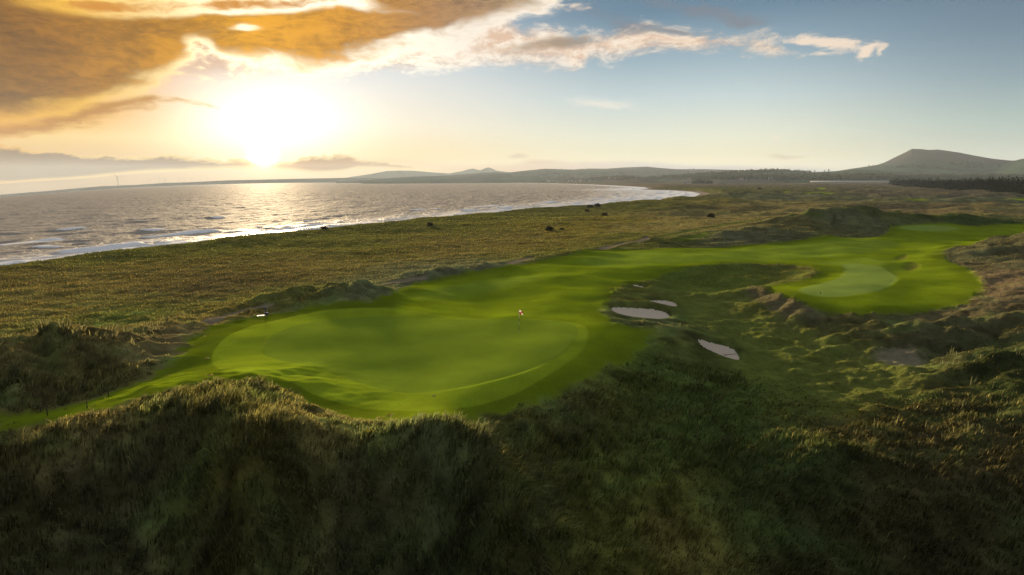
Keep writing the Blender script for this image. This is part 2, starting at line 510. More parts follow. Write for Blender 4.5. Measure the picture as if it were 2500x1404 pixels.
# ---------------------------------------------------------------- the lie of the land
# control heights: photograph column, row, height above the first green
CTRL = [
    # first green and its surrounds
    (640, 860, 0.05), (760, 800, .25), (900, 850, 0), (1060, 890, -.25), (1280, 812, .05), (1400, 800, .15), (1420, 860, .0), (900, 765, .25), (1000, 970, -.25),
    (540, 870, .1), (700, 915, .2), (850, 980, -.2), (1200, 985, -.4), (1350, 930, -.35), (1480, 840, -.2), (1560, 815, -.45), (1250, 772, .2),
    # fairway behind
    (1160, 735, -.75), (1250, 745, -.6), (1060, 725, -.3), (1350, 740, -.1), (1300, 690, .2), (1430, 700, .1), (1480, 760, .0), (1150, 690, .1), (1000, 730, -.1),
    (1400, 650, .25), (1500, 645, .2), (1600, 635, .45), (1550, 618, .25), (1450, 618, .1), (1750, 625, .5), (1900, 615, .5), (2050, 600, .8), (2100, 620, .5), (2250, 600, .6),
    (2100, 582, 1.0), (2350, 570, 1.0), (2450, 555, 1.4), (2250, 552, 1.7), (1950, 640, .3),
    (2060, 700, .2), (2000, 720, .05), (2160, 690, .35), (2250, 720, .1), (2350, 700, .4), (2130, 755, -.2), (2260, 655, .5), (1900, 705, .15), (2350, 640, .5), (1960, 745, -.15),
    # strip at the left
    (0, 1032, -1.5), (110, 1015, -1.4), (220, 985, -1.2), (330, 950, -.9), (430, 905, -.4), (-200, 1060, -1.7), (480, 850, -.05),
    # links plain by the sea
    (60, 700, -2), (100, 760, -1.8), (300, 720, -1.7), (480, 690, -1.6), (500, 745, -1.3), (300, 650, -1.9), (760, 640, -1.8), (600, 600, -1.9), (900, 600, -1.9), (1200, 590, -1.7), (1060, 565, -1.9),
    (1400, 570, -1.3), (1500, 535, -1.3), (1350, 540, -1.0), (1700, 520, -.9), (1600, 560, -.8), (1600, 510, -1.1), (1850, 530, -.5), (2000, 490, -.4), (2200, 505, -.2), (2450, 515, 0), (2450, 490, .3),
    (1900, 470, -.6), (2200, 475, 0), (1760, 480, -1.0), (1900, 452, 0), (2200, 456, 0), (2480, 475, 1), (1780, 455, -.5), (-200, 760, -2), (-300, 900, -1.6), (600, 735, -1.2), (900, 690, -1.1), (1100, 655, -.8), (1250, 645, -.5),
    (60, 900, -.8), (200, 930, -1.0), (120, 970, -1.4), (350, 860, -.5), (420, 820, -.3),
    # hollow, slope and bunkers to the right of the green
    (1640, 690, -.55), (1760, 690, -.5), (1880, 690, -.35), (1560, 700, -.35), (1620, 735, -.9), (1560, 760, -.75), (1700, 740, -1.6), (1800, 760, -2.0), (1650, 790, -.75), (1720, 800, -1.6),
    (1760, 850, -2.3), (1850, 820, -2.5), (1900, 790, -2.3), (2000, 800, -2.2), (1820, 735, -1.4), (1950, 850, -3.0), (2100, 880, -3.1), (2050, 790, -1.2), (2150, 800, -1.3), (2250, 790, -.9),
    (2350, 800, -1.0), (2450, 780, -.2), (2430, 690, .8), (2480, 640, 1.6), (2600, 700, 2), (2250, 860, -2.6), (2400, 860, -1.2), (2500, 880, -.8),
    (1620, 820, -.7), (1600, 870, -1.3), (1500, 900, -.8), (1560, 930, -2.0), (1680, 920, -2.9), (1440, 960, -1.1), (1800, 950, -3.5), (2000, 960, -3.8), (2200, 980, -3.5), (2400, 980, -2.0), (2550, 980, -1.0),
    (1300, 1010, -1.0), (1400, 1040, -1.9), (1550, 1020, -3.0), (1700, 1040, -3.6), (1250, 1090, -1.8), (1400, 1130, -3.2), (1550, 1130, -4.0), (1750, 1140, -4.2), (1950, 1080, -3.8),
    (2150, 1100, -4.0), (2400, 1120, -3.6), (1400, 1240, -4.6), (1560, 1270, -5.4), (1800, 1250, -5.8), (2000, 1240, -6.6), (2250, 1240, -5.6), (2450, 1250, -5.4), (1700, 1390, -7.4), (2000, 1390, -8.2), (2350, 1390, -7.6),
    # foreground dune: a broad grassy top, then the steep face below the camera
    (1120, 1025, -.1), (1000, 1035, .1), (880, 1035, .0), (760, 1005, .45), (800, 1060, .5), (930, 1085, .25), (1040, 1095, -.1), (600, 1010, 1.1), (450, 985, 1.1), (400, 1035, .75), (200, 1070, .1), (0, 1105, -.6),
    (540, 1070, .8), (690, 1070, .8), (500, 1140, -.5), (700, 1140, -.4), (850, 1140, -.8), (930, 1200, -2.6), (1080, 1200, -2.4), (300, 1180, -2.4), (100, 1230, -3.2), (500, 1260, -4.6), (750, 1280, -4.9), (1000, 1300, -5.3), (1200, 1330, -6.0),
    (100, 1390, -6.6), (500, 1390, -7.2), (900, 1390, -7.6), (1350, 1390, -7.8), (-250, 1250, -4.2), (-250, 1390, -6.8), (300, 1090, -.6), (1110, 1160, -1.6), (1180, 1050, -1.0), (1205, 1085, -1.6), (1240, 1120, -2.2), (1310, 1190, -3.6), (1370, 1245, -4.6),
]
def ease(z):
    return z if z > -2 else -1.9 + (z + 2) * .5


ctrl_xy = [atz(c[0], c[1], ease(c[2])) for c in CTRL]
for a in (-75, -50, -25, 0, 25, 50, 75):
    for r, z in ((8, -6.5), (16, -6.2)):
        ctrl_xy.append((r * math.sin(R(a)), r * math.cos(R(a)), z))
for a, r, z in ((-75, 60, -1.5), (-75, 150, -2), (-60, 90, -1.6), (60, 40, -3), (75, 80, -1), (60, 120, 1), (65, 300, 1), (50, 700, 1), (60, 2500, 2), (25, 2500, 0), (35, 4000, 4), (10, 4000, 0),
                (0, 9000, 0), (30, 9000, 4), (60, 9000, 4), (-20, 700, -2), (-50, 300, -2), (-75, 600, -2)):
    ctrl_xy.append((r * math.sin(R(a)), r * math.cos(R(a)), z))


def lp(x, y):
    r = np.hypot(x, y)
    return np.clip(np.arctan2(x, y), -R(78), R(78)) * 1.6, np.log(np.clip(r, 6, 9500))


_c = np.array(ctrl_xy)
_cu, _cv = lp(_c[:, 0], _c[:, 1])


def _tps_k(r2):
    return np.where(r2 > 1e-12, 0.5 * r2 * np.log(r2 + 1e-12), 0.0)


def _tps_fit(zv, lam=2e-3):
    n = len(_cu)
    K = _tps_k((_cu[:, None] - _cu) ** 2 + (_cv[:, None] - _cv) ** 2) + lam * np.eye(n)
    Pm = np.stack([np.ones(n), _cu, _cv], 1)
    M = np.zeros((n + 3, n + 3)); M[:n, :n] = K; M[:n, n:] = Pm; M[n:, :n] = Pm.T
    return np.linalg.solve(M, np.concatenate([zv, np.zeros(3)]))


_w = _tps_fit(_c[:, 2])


def base_h(x, y):
    u, v = lp(x, y)
    z = _w[-3] + _w[-2] * u + _w[-1] * v
    for i in range(len(_cu)):
        z = z + _w[i] * _tps_k((u - _cu[i]) ** 2 + (v - _cv[i]) ** 2)
    return z


# dune crests: (column, row, crest height), width towards and away from the crest
RIDGES = [
    ([(-350, 1095, -.8), (-200, 1078, -.6), (0, 1050, -.35), (130, 1030, -.1), (200, 1014, .1), (300, 982, .5), (390, 950, .9), (470, 930, 1.15), (560, 919, 1.25), (640, 922, 1.0), (690, 940, .6), (745, 968, .2)], 4.2),
    ([(900, 1060, .1), (960, 1044, .45), (1000, 1034, .75), (1050, 1024, 1.15), (1100, 1034, 1.0), (1150, 1094, .35), (1210, 1170, -.6), (1275, 1240, -1.5), (1335, 1293, -2.3), (1450, 1340, -3.4), (1560, 1362, -4.4), (1680, 1400, -5.8)], 2.8),
    ([(-300, 960, .2), (-150, 905, 1.0), (0, 862, 1.5), (80, 828, 1.9), (135, 814, 2.1), (200, 820, 1.9), (250, 836, 1.4), (300, 856, .8), (350, 880, .2)], 6.0),
    ([(300, 822, -.1), (370, 800, .15), (430, 786, .2), (500, 782, .15), (560, 778, 0)], 4.0),
    ([(660, 730, .1), (700, 714, .8), (740, 699, 1.45), (790, 703, 1.2), (830, 694, 1.8), (866, 685, 2.3), (910, 698, 1.3), (960, 712, .2)], 5.5),
    ([(960, 690, 0), (1010, 668, .55), (1100, 655, .95), (1200, 645, .85), (1260, 640, .4)], 5.0),
    ([(1280, 640, .3), (1350, 622, .9), (1420, 612, .9), (1462, 606, .4)], 7.0),
    ([(1560, 592, .6), (1605, 581, 1.4), (1650, 584, 1.2), (1700, 592, .5)], 9.0),
    ([(1670, 582, .9), (1730, 568, 1.9), (1790, 563, 2.3), (1850, 558, 2.8), (1920, 555, 3.0), (1960, 561, 2.5), (2030, 572, 1.2)], 12.0),
    ([(1860, 566, 1.6), (1910, 546, 2.9), (1955, 530, 4.2), (1985, 518, 5.2), (2012, 514, 5.5), (2040, 522, 4.6), (2080, 530, 3.6), (2120, 552, 2.2)], 13.0),
    ([(2050, 520, 4.7), (2085, 512, 5.3), (2120, 514, 5.0), (2160, 518, 4.5), (2210, 534, 3.2)], 13.0),
    ([(2180, 532, 3.0), (2230, 526, 3.5), (2290, 528, 3.5), (2340, 524, 3.9), (2400, 536, 2.8), (2480, 546, 1.6)], 14.0),
    ([(2700, 540, 6.0), (2600, 560, 4.6), (2530, 580, 3.6), (2470, 600, 2.6), (2420, 620, 1.8), (2370, 640, .9)], 9.0),
    ([(2460, 606, 2.4), (2400, 598, 1.8), (2330, 606, 1.0), (2280, 612, .7)], 5.0),
    ([(2700, 770, 1.6), (2500, 768, .9), (2400, 778, .3), (2300, 786, -.2), (2200, 792, -.7)], 4.5),
    ([(2650, 850, .8), (2500, 872, .1), (2420, 884, -.5), (2330, 905, -1.5)], 4.5),
    ([(1890, 1120, -3.6), (1950, 1098, -2.6), (2040, 1085, -2.1), (2110, 1105, -2.4), (2170, 1140, -3.4)], 3.6),
    ([(1620, 1150, -4.2), (1700, 1160, -3.8), (1790, 1200, -4.4)], 3.0),
    ([(1610, 800, -.35), (1660, 800, -.45), (1700, 812, -.9), (1740, 826, -1.5)], 2.2),
]
_ridges = [([atz(px, py, ease(z)) for px, py, z in pts], w) for pts, w in RIDGES]


def smooth_h(x, y):
    b = base_h(x, y)
    dz = np.zeros_like(b)
    for P, w in _ridges:
        A = np.array(P)
        lo, hi = A[:, :2].min(0) - 3 * w, A[:, :2].max(0) + 3 * w
        m = (x > lo[0]) & (x < hi[0]) & (y > lo[1]) & (y < hi[1])
        if not m.any():
            continue
        d, par = seg_dist(x[m], y[m], P)
        zc = np.interp(par, np.arange(len(P)), A[:, 2])
        d = d * (1 + .35 * perlin(x[m] * .9 / w, y[m] * .9 / w, 91))
        prof = np.exp(-(d / w) ** 1.6)
        lift = np.maximum(zc - b[m], 0) * prof * (1 + (w > 3.5) * (.62 * perlin(x[m] / (.75 * w), y[m] / (.6 * w), 93) + .28 * perlin(x[m] / (.25 * w), y[m] / (.22 * w), 94)))
        # end caps fade out
        dz[m] = np.maximum(dz[m], lift) + 0.25 * np.minimum(dz[m], lift)
    return b + dz


_ts = np.exp(np.linspace(math.log(12), math.log(9000), 700))


def G(px, py):
    """plan position of the ground seen at a pixel"""
    d = ray(px, py)
    h = math.hypot(d.x, d.y)
    X, Y, Z = d.x / h * _ts, d.y / h * _ts, CAMH + d.z / h * _ts
    H = smooth_h(X, Y)
    k = np.argmax(Z < H)
    if k == 0:
        k = len(_ts) - 1
    a, b = Z[k - 1] - H[k - 1], Z[k] - H[k]
    f = a / (a - b) if a != b else 0
    t = _ts[k - 1] + f * (_ts[k] - _ts[k - 1])
    return d.x / h * t, d.y / h * t


def Gp(pts):
    return [G(*p) for p in pts]


# mown turf, greens, bunkers, tracks: outlines
FAIRWAY = Gp([(-300, 1090), (0, 1054), (0, 1012), (110, 1003), (260, 968), (390, 915), (440, 872), (462, 832), (515, 800), (600, 776), (650, 768), (760, 747), (900, 740), (958, 716), (1010, 692), (1080, 677), (1200, 657), (1290, 643),
                (1380, 626), (1440, 612), (1500, 608), (1600, 609), (1700, 606), (1800, 601), (1900, 592), (1990, 579), (2080, 579), (2150, 576), (2172, 566), (2176, 552), (2250, 547), (2400, 551), (2560, 548), (2560, 558), (2470, 574), (2400, 588),
                (2330, 602), (2295, 618), (2315, 640), (2360, 655), (2398, 690), (2390, 722), (2330, 747), (2230, 766), (2130, 768), (2060, 766), (2000, 756), (1930, 727), (1885, 709), (1868, 697), (1950, 687), (2002, 669), (1992, 655), (1940, 646),
                (1850, 641), (1760, 644), (1680, 653), (1620, 666), (1585, 682), (1540, 688), (1500, 702), (1478, 742), (1462, 762), (1500, 792), (1560, 802), (1600, 808), (1570, 842), (1510, 885), (1410, 935), (1300, 982), (1200, 1006), (1100, 1022),
                (1000, 1026), (900, 1024), (800, 1000), (720, 956), (640, 922), (540, 922), (420, 950), (300, 988), (150, 1028)])
APRON = smooth_poly(Gp([(513, 885), (522, 855), (560, 818), (640, 785), (760, 762), (880, 752), (960, 752), (1060, 768), (1180, 780), (1290, 777), (1390, 783), (1440, 800), (1430, 850), (1370, 900), (1290, 950), (1200, 985), (1060, 1002), (950, 1003), (860, 992), (780, 967), (700, 928), (640, 915), (560, 908)]))
GREEN1 = smooth_poly(Gp([(635, 852), (658, 822), (720, 792), (820, 777), (930, 772), (1060, 779), (1180, 781), (1290, 778), (1385, 784), (1416, 804), (1405, 832), (1370, 866), (1300, 906), (1200, 936), (1100, 956), (1000, 963), (900, 946), (820, 911), (740, 891), (668, 880)]))
GREEN2 = smooth_poly(Gp([(1943, 713), (1965, 699), (2015, 690), (2052, 677), (2066, 660), (2050, 648), (2080, 642), (2150, 652), (2192, 670), (2190, 692), (2135, 713), (2060, 727), (1990, 724)]))
FAR_GREEN = smooth_poly(Gp([(2190, 553), (2250, 549), (2330, 552), (2350, 560), (2290, 566), (2210, 563)]))
LIGHT = [smooth_poly(Gp(p)) for p in (
    [(1400, 640), (1470, 622), (1560, 612), (1700, 617), (1850, 605), (2000, 590), (2100, 582), (2200, 592), (2170, 606), (2080, 622), (1950, 634), (1800, 634), (1650, 640), (1500, 655)],
    [(2000, 640), (2100, 628), (2180, 640), (2200, 668), (2100, 655), (2050, 650), (1990, 645)],
    [(1000, 730), (1060, 705), (1160, 690), (1260, 672), (1330, 670), (1300, 690), (1180, 712), (1080, 728)])]
BUNK = [smooth_poly(Gp(p), 1) for p in (
    [(1488, 741), (1520, 741), (1560, 743), (1600, 746), (1626, 754), (1642, 766), (1612, 779), (1565, 775), (1520, 768), (1496, 757)],
    [(1576, 727), (1610, 725), (1640, 728), (1658, 739), (1650, 747), (1622, 745), (1596, 737)],
    [(1696, 820), (1725, 825), (1770, 836), (1802, 851), (1812, 878), (1785, 874), (1745, 858), (1714, 842)],
    [(1532, 690), (1556, 690), (1580, 698), (1574, 702), (1550, 698)])]
BUNK_DEPTH = [0.45, 0.4, 0.28, 0.3]
POTS = [smooth_poly(Gp(p), 1) for p in (
    [(2178, 634), (2190, 622), (2215, 619), (2222, 624), (2212, 633)],
    [(2196, 649), (2215, 640), (2240, 641), (2252, 648), (2240, 657), (2215, 659)])]
HOLLOW = smooth_poly(Gp([(1588, 672), (1640, 657), (1700, 651), (1760, 646), (1850, 644), (1935, 649), (1985, 660), (1985, 670), (1930, 684), (1860, 697), (1800, 712), (1700, 716), (1620, 706)]))
BANK = Gp([(1838, 700), (1870, 712), (1910, 728), (1960, 748), (2010, 766), (2000, 790), (1930, 775), (1880, 755), (1840, 730), (1822, 712)])
FAIR_FAR = [smooth_poly(Gp(p)) for p in (
    [(1950, 471), (1990, 469), (2050, 472), (2042, 477), (1980, 476)], [(1988, 459), (2012, 458), (2018, 464), (1998, 465)], [(2190, 487), (2250, 485), (2285, 488), (2240, 492)], [(2440, 487), (2520, 484), (2540, 491), (2470, 494)],
    [(1905, 468), (1925, 466), (1930, 470), (1912, 471)], [(1640, 587), (1720, 566), (1740, 569), (1690, 590)])]
COLLAR = smooth_poly(Gp([(430, 905), (465, 830), (560, 783), (700, 756), (860, 741), (960, 735), (990, 752), (900, 762), (760, 775), (640, 800), (560, 840), (530, 890), (560, 918), (500, 935)]))
BARE = smooth_poly(Gp([(2110, 868), (2160, 852), (2215, 850), (2262, 868), (2255, 893), (2200, 896), (2150, 886)]))
SHORT = [smooth_poly(Gp(p)) for p in (
    [(1600, 700), (1760, 690), (1830, 730), (1900, 775), (2030, 815), (2150, 850), (2300, 880), (2260, 960), (2080, 1040), (1930, 1010), (1820, 930), (1760, 890), (1830, 870), (1790, 840), (1690, 800), (1650, 760)],
    [(300, 880), (330, 830), (420, 800), (520, 790), (480, 830), (450, 880), (400, 920), (330, 930)],
    [(2120, 775), (2300, 768), (2400, 725), (2420, 660), (2520, 640), (2520, 770), (2350, 785), (2200, 795)],
    [(640, 985), (760, 1000), (900, 1035), (880, 1055), (760, 1045), (680, 1020)])]
TRACKS = [Gp(p) for p in (
    [(512, 782), (560, 768), (610, 754), (650, 745)], [(925, 693), (960, 687), (1018, 679), (1030, 676)], [(1240, 641), (1270, 634), (1298, 628)], [(1470, 607), (1500, 599), (1530, 592), (1570, 585), (1620, 577)])]
TRACK_W = [1.15, 1.2, 1.3, 1.6]
TRAIL = Gp([(1620, 577), (1700, 562), (1780, 548), (1850, 538), (1920, 529), (1990, 526)])

# shoreline: waterline seen in the photograph at sea level
SEA = -6.0
WATER = [(-900, 850), (-600, 780), (-300, 724), (0, 675), (300, 634), (600, 597), (800, 573), (950, 555), (1150, 536), (1300, 521), (1380, 514.5), (1450, 508), (1550, 499.5), (1650, 490.5), (1692, 483), (1710, 473), (1690, 468.5), (1640, 465), (1600, 464), (1562, 462.5),
         (1584, 460), (1572, 457), (1500, 453), (1440, 450.5), (1350, 448), (1250, 447)]
SHORE = [atz(px, py, SEA)[:2] for px, py in WATER]
SEA_POLY = SHORE + [(-1500, 9000), (-6000, 16000), (-20000, 12000), (-20000, 100), (-6000, -1500), (-900, -800), (-260, -100)]
BEACH_W = [16, 16, 15, 13, 13, 14, 15, 17, 19, 20, 21, 22, 24, 26, 30, 34, 34, 44, 50, 50, 50, 60, 60, 60, 60, 60]


def shore_dist(x, y):
    d = -poly_sd(x, y, SEA_POLY, 4000.0)
    return d


def zones(x, y):
    """sharp-edged ground cover weights"""
    z = {}
    wob = 0.25 * perlin(x * .8, y * .8, 5) + .12 * perlin(x * 2.3, y * 2.3, 6)
    r = np.hypot(x, y)
    sc = np.clip(r / 80, 0.6, 6)
    fd = poly_sd(x, y, FAIRWAY, 25)
    z['fair_d'] = fd
    rag = (1 - sstep(r, 90, 160)) * (.9 * perlin(x * .55, y * .55, 7) + .5 * perlin(x * 1.6, y * 1.6, 8))
    z['fair'] = sstep(fd + rag + wob * 2.2 * np.clip(sc, .5, 3), -.8, .5)
    z['turf'] = sstep(poly_sd(x, y, SHORT[0], 12) + wob * 6, -2, 3)
    z['bare'] = sstep(poly_sd(x, y, BARE, 8) + wob * 4 + .5 * perlin(x * 1.9, y * 1.9, 9), -.5, 1.0)
    z['collar'] = sstep(poly_sd(x, y, COLLAR, 8), -.5, 1.2)
    z['short'] = np.maximum.reduce([sstep(poly_sd(x, y, p, 12) + wob * 3, -2, 2) for p in SHORT])
    z['apron'] = sstep(poly_sd(x, y, APRON, 10), -.12, .12)
    z['green'] = np.maximum.reduce([sstep(poly_sd(x, y, GREEN1, 10), -.12, .12), sstep(poly_sd(x, y, GREEN2, 10), -.4, .4), sstep(poly_sd(x, y, FAR_GREEN, 10), -1, 1)])
    z['light'] = np.maximum.reduce([sstep(poly_sd(x, y, p, 12), -2.5, 2.5) for p in LIGHT])
    z['sand'] = np.zeros_like(x)
    z['bunk_d'] = []
    for p in BUNK:
        s = poly_sd(x, y, p, 6) + .22
        z['bunk_d'].append(s)
        z['sand'] = np.maximum(z['sand'], sstep(s + .15 * wob - .34, -.05, .05))
    z['pot'] = np.maximum.reduce([sstep(poly_sd(x, y, p, 8), -.2, .6) for p in POTS])
    z['hollow'] = poly_sd(x, y, HOLLOW, 8)
    z['bank'] = sstep(poly_sd(x, y, BANK, 8) + wob * 2, -.8, .8)
    z['far'] = np.maximum.reduce([sstep(poly_sd(x, y, p, 60), -3, 5) for p in FAIR_FAR])
    z['path'] = np.zeros_like(x)
    for P, w in zip(TRACKS, TRACK_W):
        d, par = seg_dist(x, y, P)
        z['path'] = np.maximum(z['path'], 1 - sstep(d + wob * .8, w * .6, w * 1.1))
    d, _ = seg_dist(x, y, TRAIL)
    z['trail'] = 1 - sstep(d + wob, 1.5, 3.5)
    z['s'] = shore_dist(x, y)
    _, par = seg_dist(x, y, SHORE)
    z['bw'] = np.interp(par, np.arange(len(SHORE)), BEACH_W)
    return z


def full_h(x, y, z=None):
    if z is None:
        z = zones(x, y)
    h = smooth_h(x, y)
    r = np.hypot(x, y)
    rough = (1 - np.maximum.reduce([z['fair'], z['sand'], z['path'] * .8, z['far']])) * sstep(r, 10, 24)
    # fairway swells
    h = h + z['fair'] * (.36 * perlin(x / 10, y / 9, 31) + .15 * perlin(x / 4.5, y / 5, 32)) * (1 - .5 * z['green'])
    # hummocks and tussocks of the rough
    hum = .42 * np.abs(perlin(x / 11, y / 9, 41)) + .26 * perlin(x / 5, y / 4.3, 42) + .16 * perlin(x / 2.1, y / 2.1, 43) + .12 * perlin(x / .95, y / .95, 44) * (r < 140)
    plain = sstep(np.arctan2(x, y), R(2), R(12))
    hum = hum * (0.6 + .3 * plain)
    nearf = 1 - sstep(r, 70, 120)
    hum = hum + nearf * (.55 * np.abs(perlin(x / 4.2 + 3, y / 3.6, 141)) + .42 * perlin(x / 2.4, y / 2.0, 142) + .20 * np.abs(perlin(x / 1.1, y / 1.0, 143)) - .15)
    big = (np.abs(fbm(x / 60, y / 48, 3, 47)) * 4.6 - .6) * sstep(r, 190, 420) * sstep(np.arctan2(x, y), R(7), R(15)) * (1 - sstep(r, 1500, 3000))
    big = big + .8 * fbm(x / 34, y / 30, 2, 49) * sstep(r, 110, 200)
    near_b = np.maximum.reduce([sstep(s, -5.5, -1.2) for s in z['bunk_d']])
    hum = hum * (1 - .95 * near_b)
    h = h + rough * (hum * np.clip(r / 60, .8, 1.3) + big)
    # tracks are worn in
    h = h - .12 * z['path'] - .1 * z['trail']
    for s, dp in zip(z['bunk_d'], BUNK_DEPTH):
        h = h - dp * sstep(s, -.1, .32) + .12 * np.exp(-((s + .9) / .7) ** 2)
    h = h - .10 * z['pot'] - .6 * sstep(z['hollow'], -.6, 3.2)
    # beach and scarp
    s, bw = z['s'], z['bw']
    land = sstep(s, bw * np.where(bw > 32, .25, .72), bw * 1.05)
    beach = np.where(s > 0, SEA + .045 * np.minimum(s, 40), SEA + np.maximum(s * .05, -2.2))
    h = beach * (1 - land) + (h + .5 * np.exp(-((s - bw * 1.5) / (bw * .6)) ** 2)) * land
    return h


# vegetation colours by kind of growth, with shade painted in at lower right: column, row, albedo
C_STRAW = (.20, .165, .060); C_TAN = (.145, .120, .034); C_OLIVE = (.100, .104, .022); C_GREEN = (.070, .100, .018); C_DGREEN = (.040, .066, .016)
C_BROWN = (.086, .070, .029); C_MAUVE = (.110, .092, .056); C_MARRAM = (.105, .115, .060); C_BARE = (.145, .110, .060); C_GOLD = (.165, .140, .024); C_DK = (.050, .048, .020)  # C_DK puts shade into the albedo at the lower right
VEG = [
    (60, 700, C_TAN), (300, 680, C_TAN), (500, 700, C_BROWN), (150, 760, C_TAN), (700, 640, C_TAN), (300, 620, C_OLIVE), (600, 600, C_OLIVE), (850, 600, C_OLIVE), (1100, 600, C_TAN), (1100, 560, C_OLIVE), (1300, 580, C_TAN), (1400, 560, C_GOLD),
    (1500, 540, C_GOLD), (1350, 530, C_OLIVE), (1600, 555, C_STRAW), (1700, 530, C_STRAW), (1780, 508, C_BROWN), (1600, 505, C_OLIVE), (1750, 490, C_GOLD), (1850, 520, C_STRAW), (1900, 500, C_STRAW), (2100, 500, C_STRAW), (2250, 510, C_BARE), (2450, 515, C_STRAW),
    (1880, 465, C_OLIVE), (2050, 465, C_MAUVE), (2250, 475, C_MAUVE), (2450, 490, C_MARRAM), (1800, 448, C_BARE), (2100, 452, C_MAUVE), (1900, 485, C_MARRAM), (2300, 492, C_MARRAM), (600, 580, C_OLIVE),
    (100, 850, C_BROWN), (60, 950, C_BROWN), (160, 840, C_TAN), (250, 900, C_OLIVE), (330, 870, C_BARE), (400, 820, C_BARE), (330, 930, C_OLIVE), (450, 790, C_TAN), (560, 775, C_TAN), (300, 780, C_GREEN), (700, 720, C_OLIVE), (780, 715, C_OLIVE), (860, 700, C_MARRAM), (920, 710, C_MARRAM),
    (1100, 660, C_MARRAM), (1200, 650, C_MARRAM), (1350, 630, C_OLIVE), (1500, 580, C_OLIVE), (1620, 585, C_OLIVE), (1800, 580, C_MARRAM), (1900, 570, C_MAUVE), (1950, 545, C_TAN), (2030, 530, C_MARRAM), (2100, 535, C_MARRAM), (2160, 530, C_OLIVE), (2300, 530, C_DGREEN), (2400, 540, C_DGREEN), (2000, 580, C_GREEN),
    (2450, 620, C_BROWN), (2400, 620, C_MARRAM), (2480, 680, C_BARE), (2430, 720, C_BARE), (2300, 765, C_BARE), (2200, 775, C_BARE), (2480, 780, C_BROWN), (2350, 790, C_MARRAM), (2150, 800, C_OLIVE), (2250, 800, C_MARRAM), (2350, 850, C_DGREEN), (2450, 850, C_DGREEN), (2230, 870, C_MAUVE),
    (1930, 760, C_MAUVE), (1880, 730, C_BROWN), (1800, 680, C_GREEN), (1700, 680, C_GREEN), (1900, 665, C_TAN), (1750, 720, C_OLIVE), (1850, 770, C_OLIVE), (1800, 800, C_GREEN), (1680, 780, C_DGREEN), (1550, 720, C_OLIVE), (1620, 790, C_MARRAM), (1660, 830, C_OLIVE),
    (1560, 850, C_GREEN), (1600, 900, C_GREEN), (1500, 960, C_OLIVE), (1700, 960, C_DGREEN), (1850, 960, C_GREEN), (1900, 880, C_GREEN), (2000, 850, C_OLIVE), (2050, 900, C_OLIVE), (2150, 960, C_OLIVE), (2100, 1030, C_BROWN), (2300, 1000, C_DK), (2450, 1000, C_DK), (2300, 1100, C_BROWN), (2400, 930, C_DGREEN), (2200, 930, C_BROWN), (2450, 1120, C_DK),
    (1300, 1000, C_OLIVE), (1400, 1030, C_BROWN), (1350, 1100, C_OLIVE), (1450, 1120, C_GREEN), (1600, 1080, C_DGREEN), (1700, 1080, C_DGREEN), (1550, 1180, C_OLIVE), (1700, 1220, C_OLIVE), (1850, 1180, C_DGREEN), (2050, 1150, C_DGREEN), (2000, 1230, C_DK), (2200, 1200, C_BROWN), (2400, 1250, C_DK),
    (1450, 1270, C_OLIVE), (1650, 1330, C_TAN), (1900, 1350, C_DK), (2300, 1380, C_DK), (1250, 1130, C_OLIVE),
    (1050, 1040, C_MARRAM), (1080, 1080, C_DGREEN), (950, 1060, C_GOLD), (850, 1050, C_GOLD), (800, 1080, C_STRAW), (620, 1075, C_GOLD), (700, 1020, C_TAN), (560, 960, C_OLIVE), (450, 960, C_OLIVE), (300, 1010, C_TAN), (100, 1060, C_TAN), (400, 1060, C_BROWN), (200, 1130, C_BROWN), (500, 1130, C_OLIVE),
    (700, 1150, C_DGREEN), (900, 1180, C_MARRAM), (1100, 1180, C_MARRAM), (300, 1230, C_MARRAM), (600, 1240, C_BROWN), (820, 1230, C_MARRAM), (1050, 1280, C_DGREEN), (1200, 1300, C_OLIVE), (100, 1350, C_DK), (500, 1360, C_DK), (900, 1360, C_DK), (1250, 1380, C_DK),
]
VEG = [(a, b, tuple(k * .70 for k in c) if a > 1850 and b > 755 else c) for a, b, c in VEG]  # lower right growth darkened in its albedo, standing in for cloud shade
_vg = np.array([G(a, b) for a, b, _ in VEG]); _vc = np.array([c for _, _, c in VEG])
_vu, _vv = lp(_vg[:, 0], _vg[:, 1])


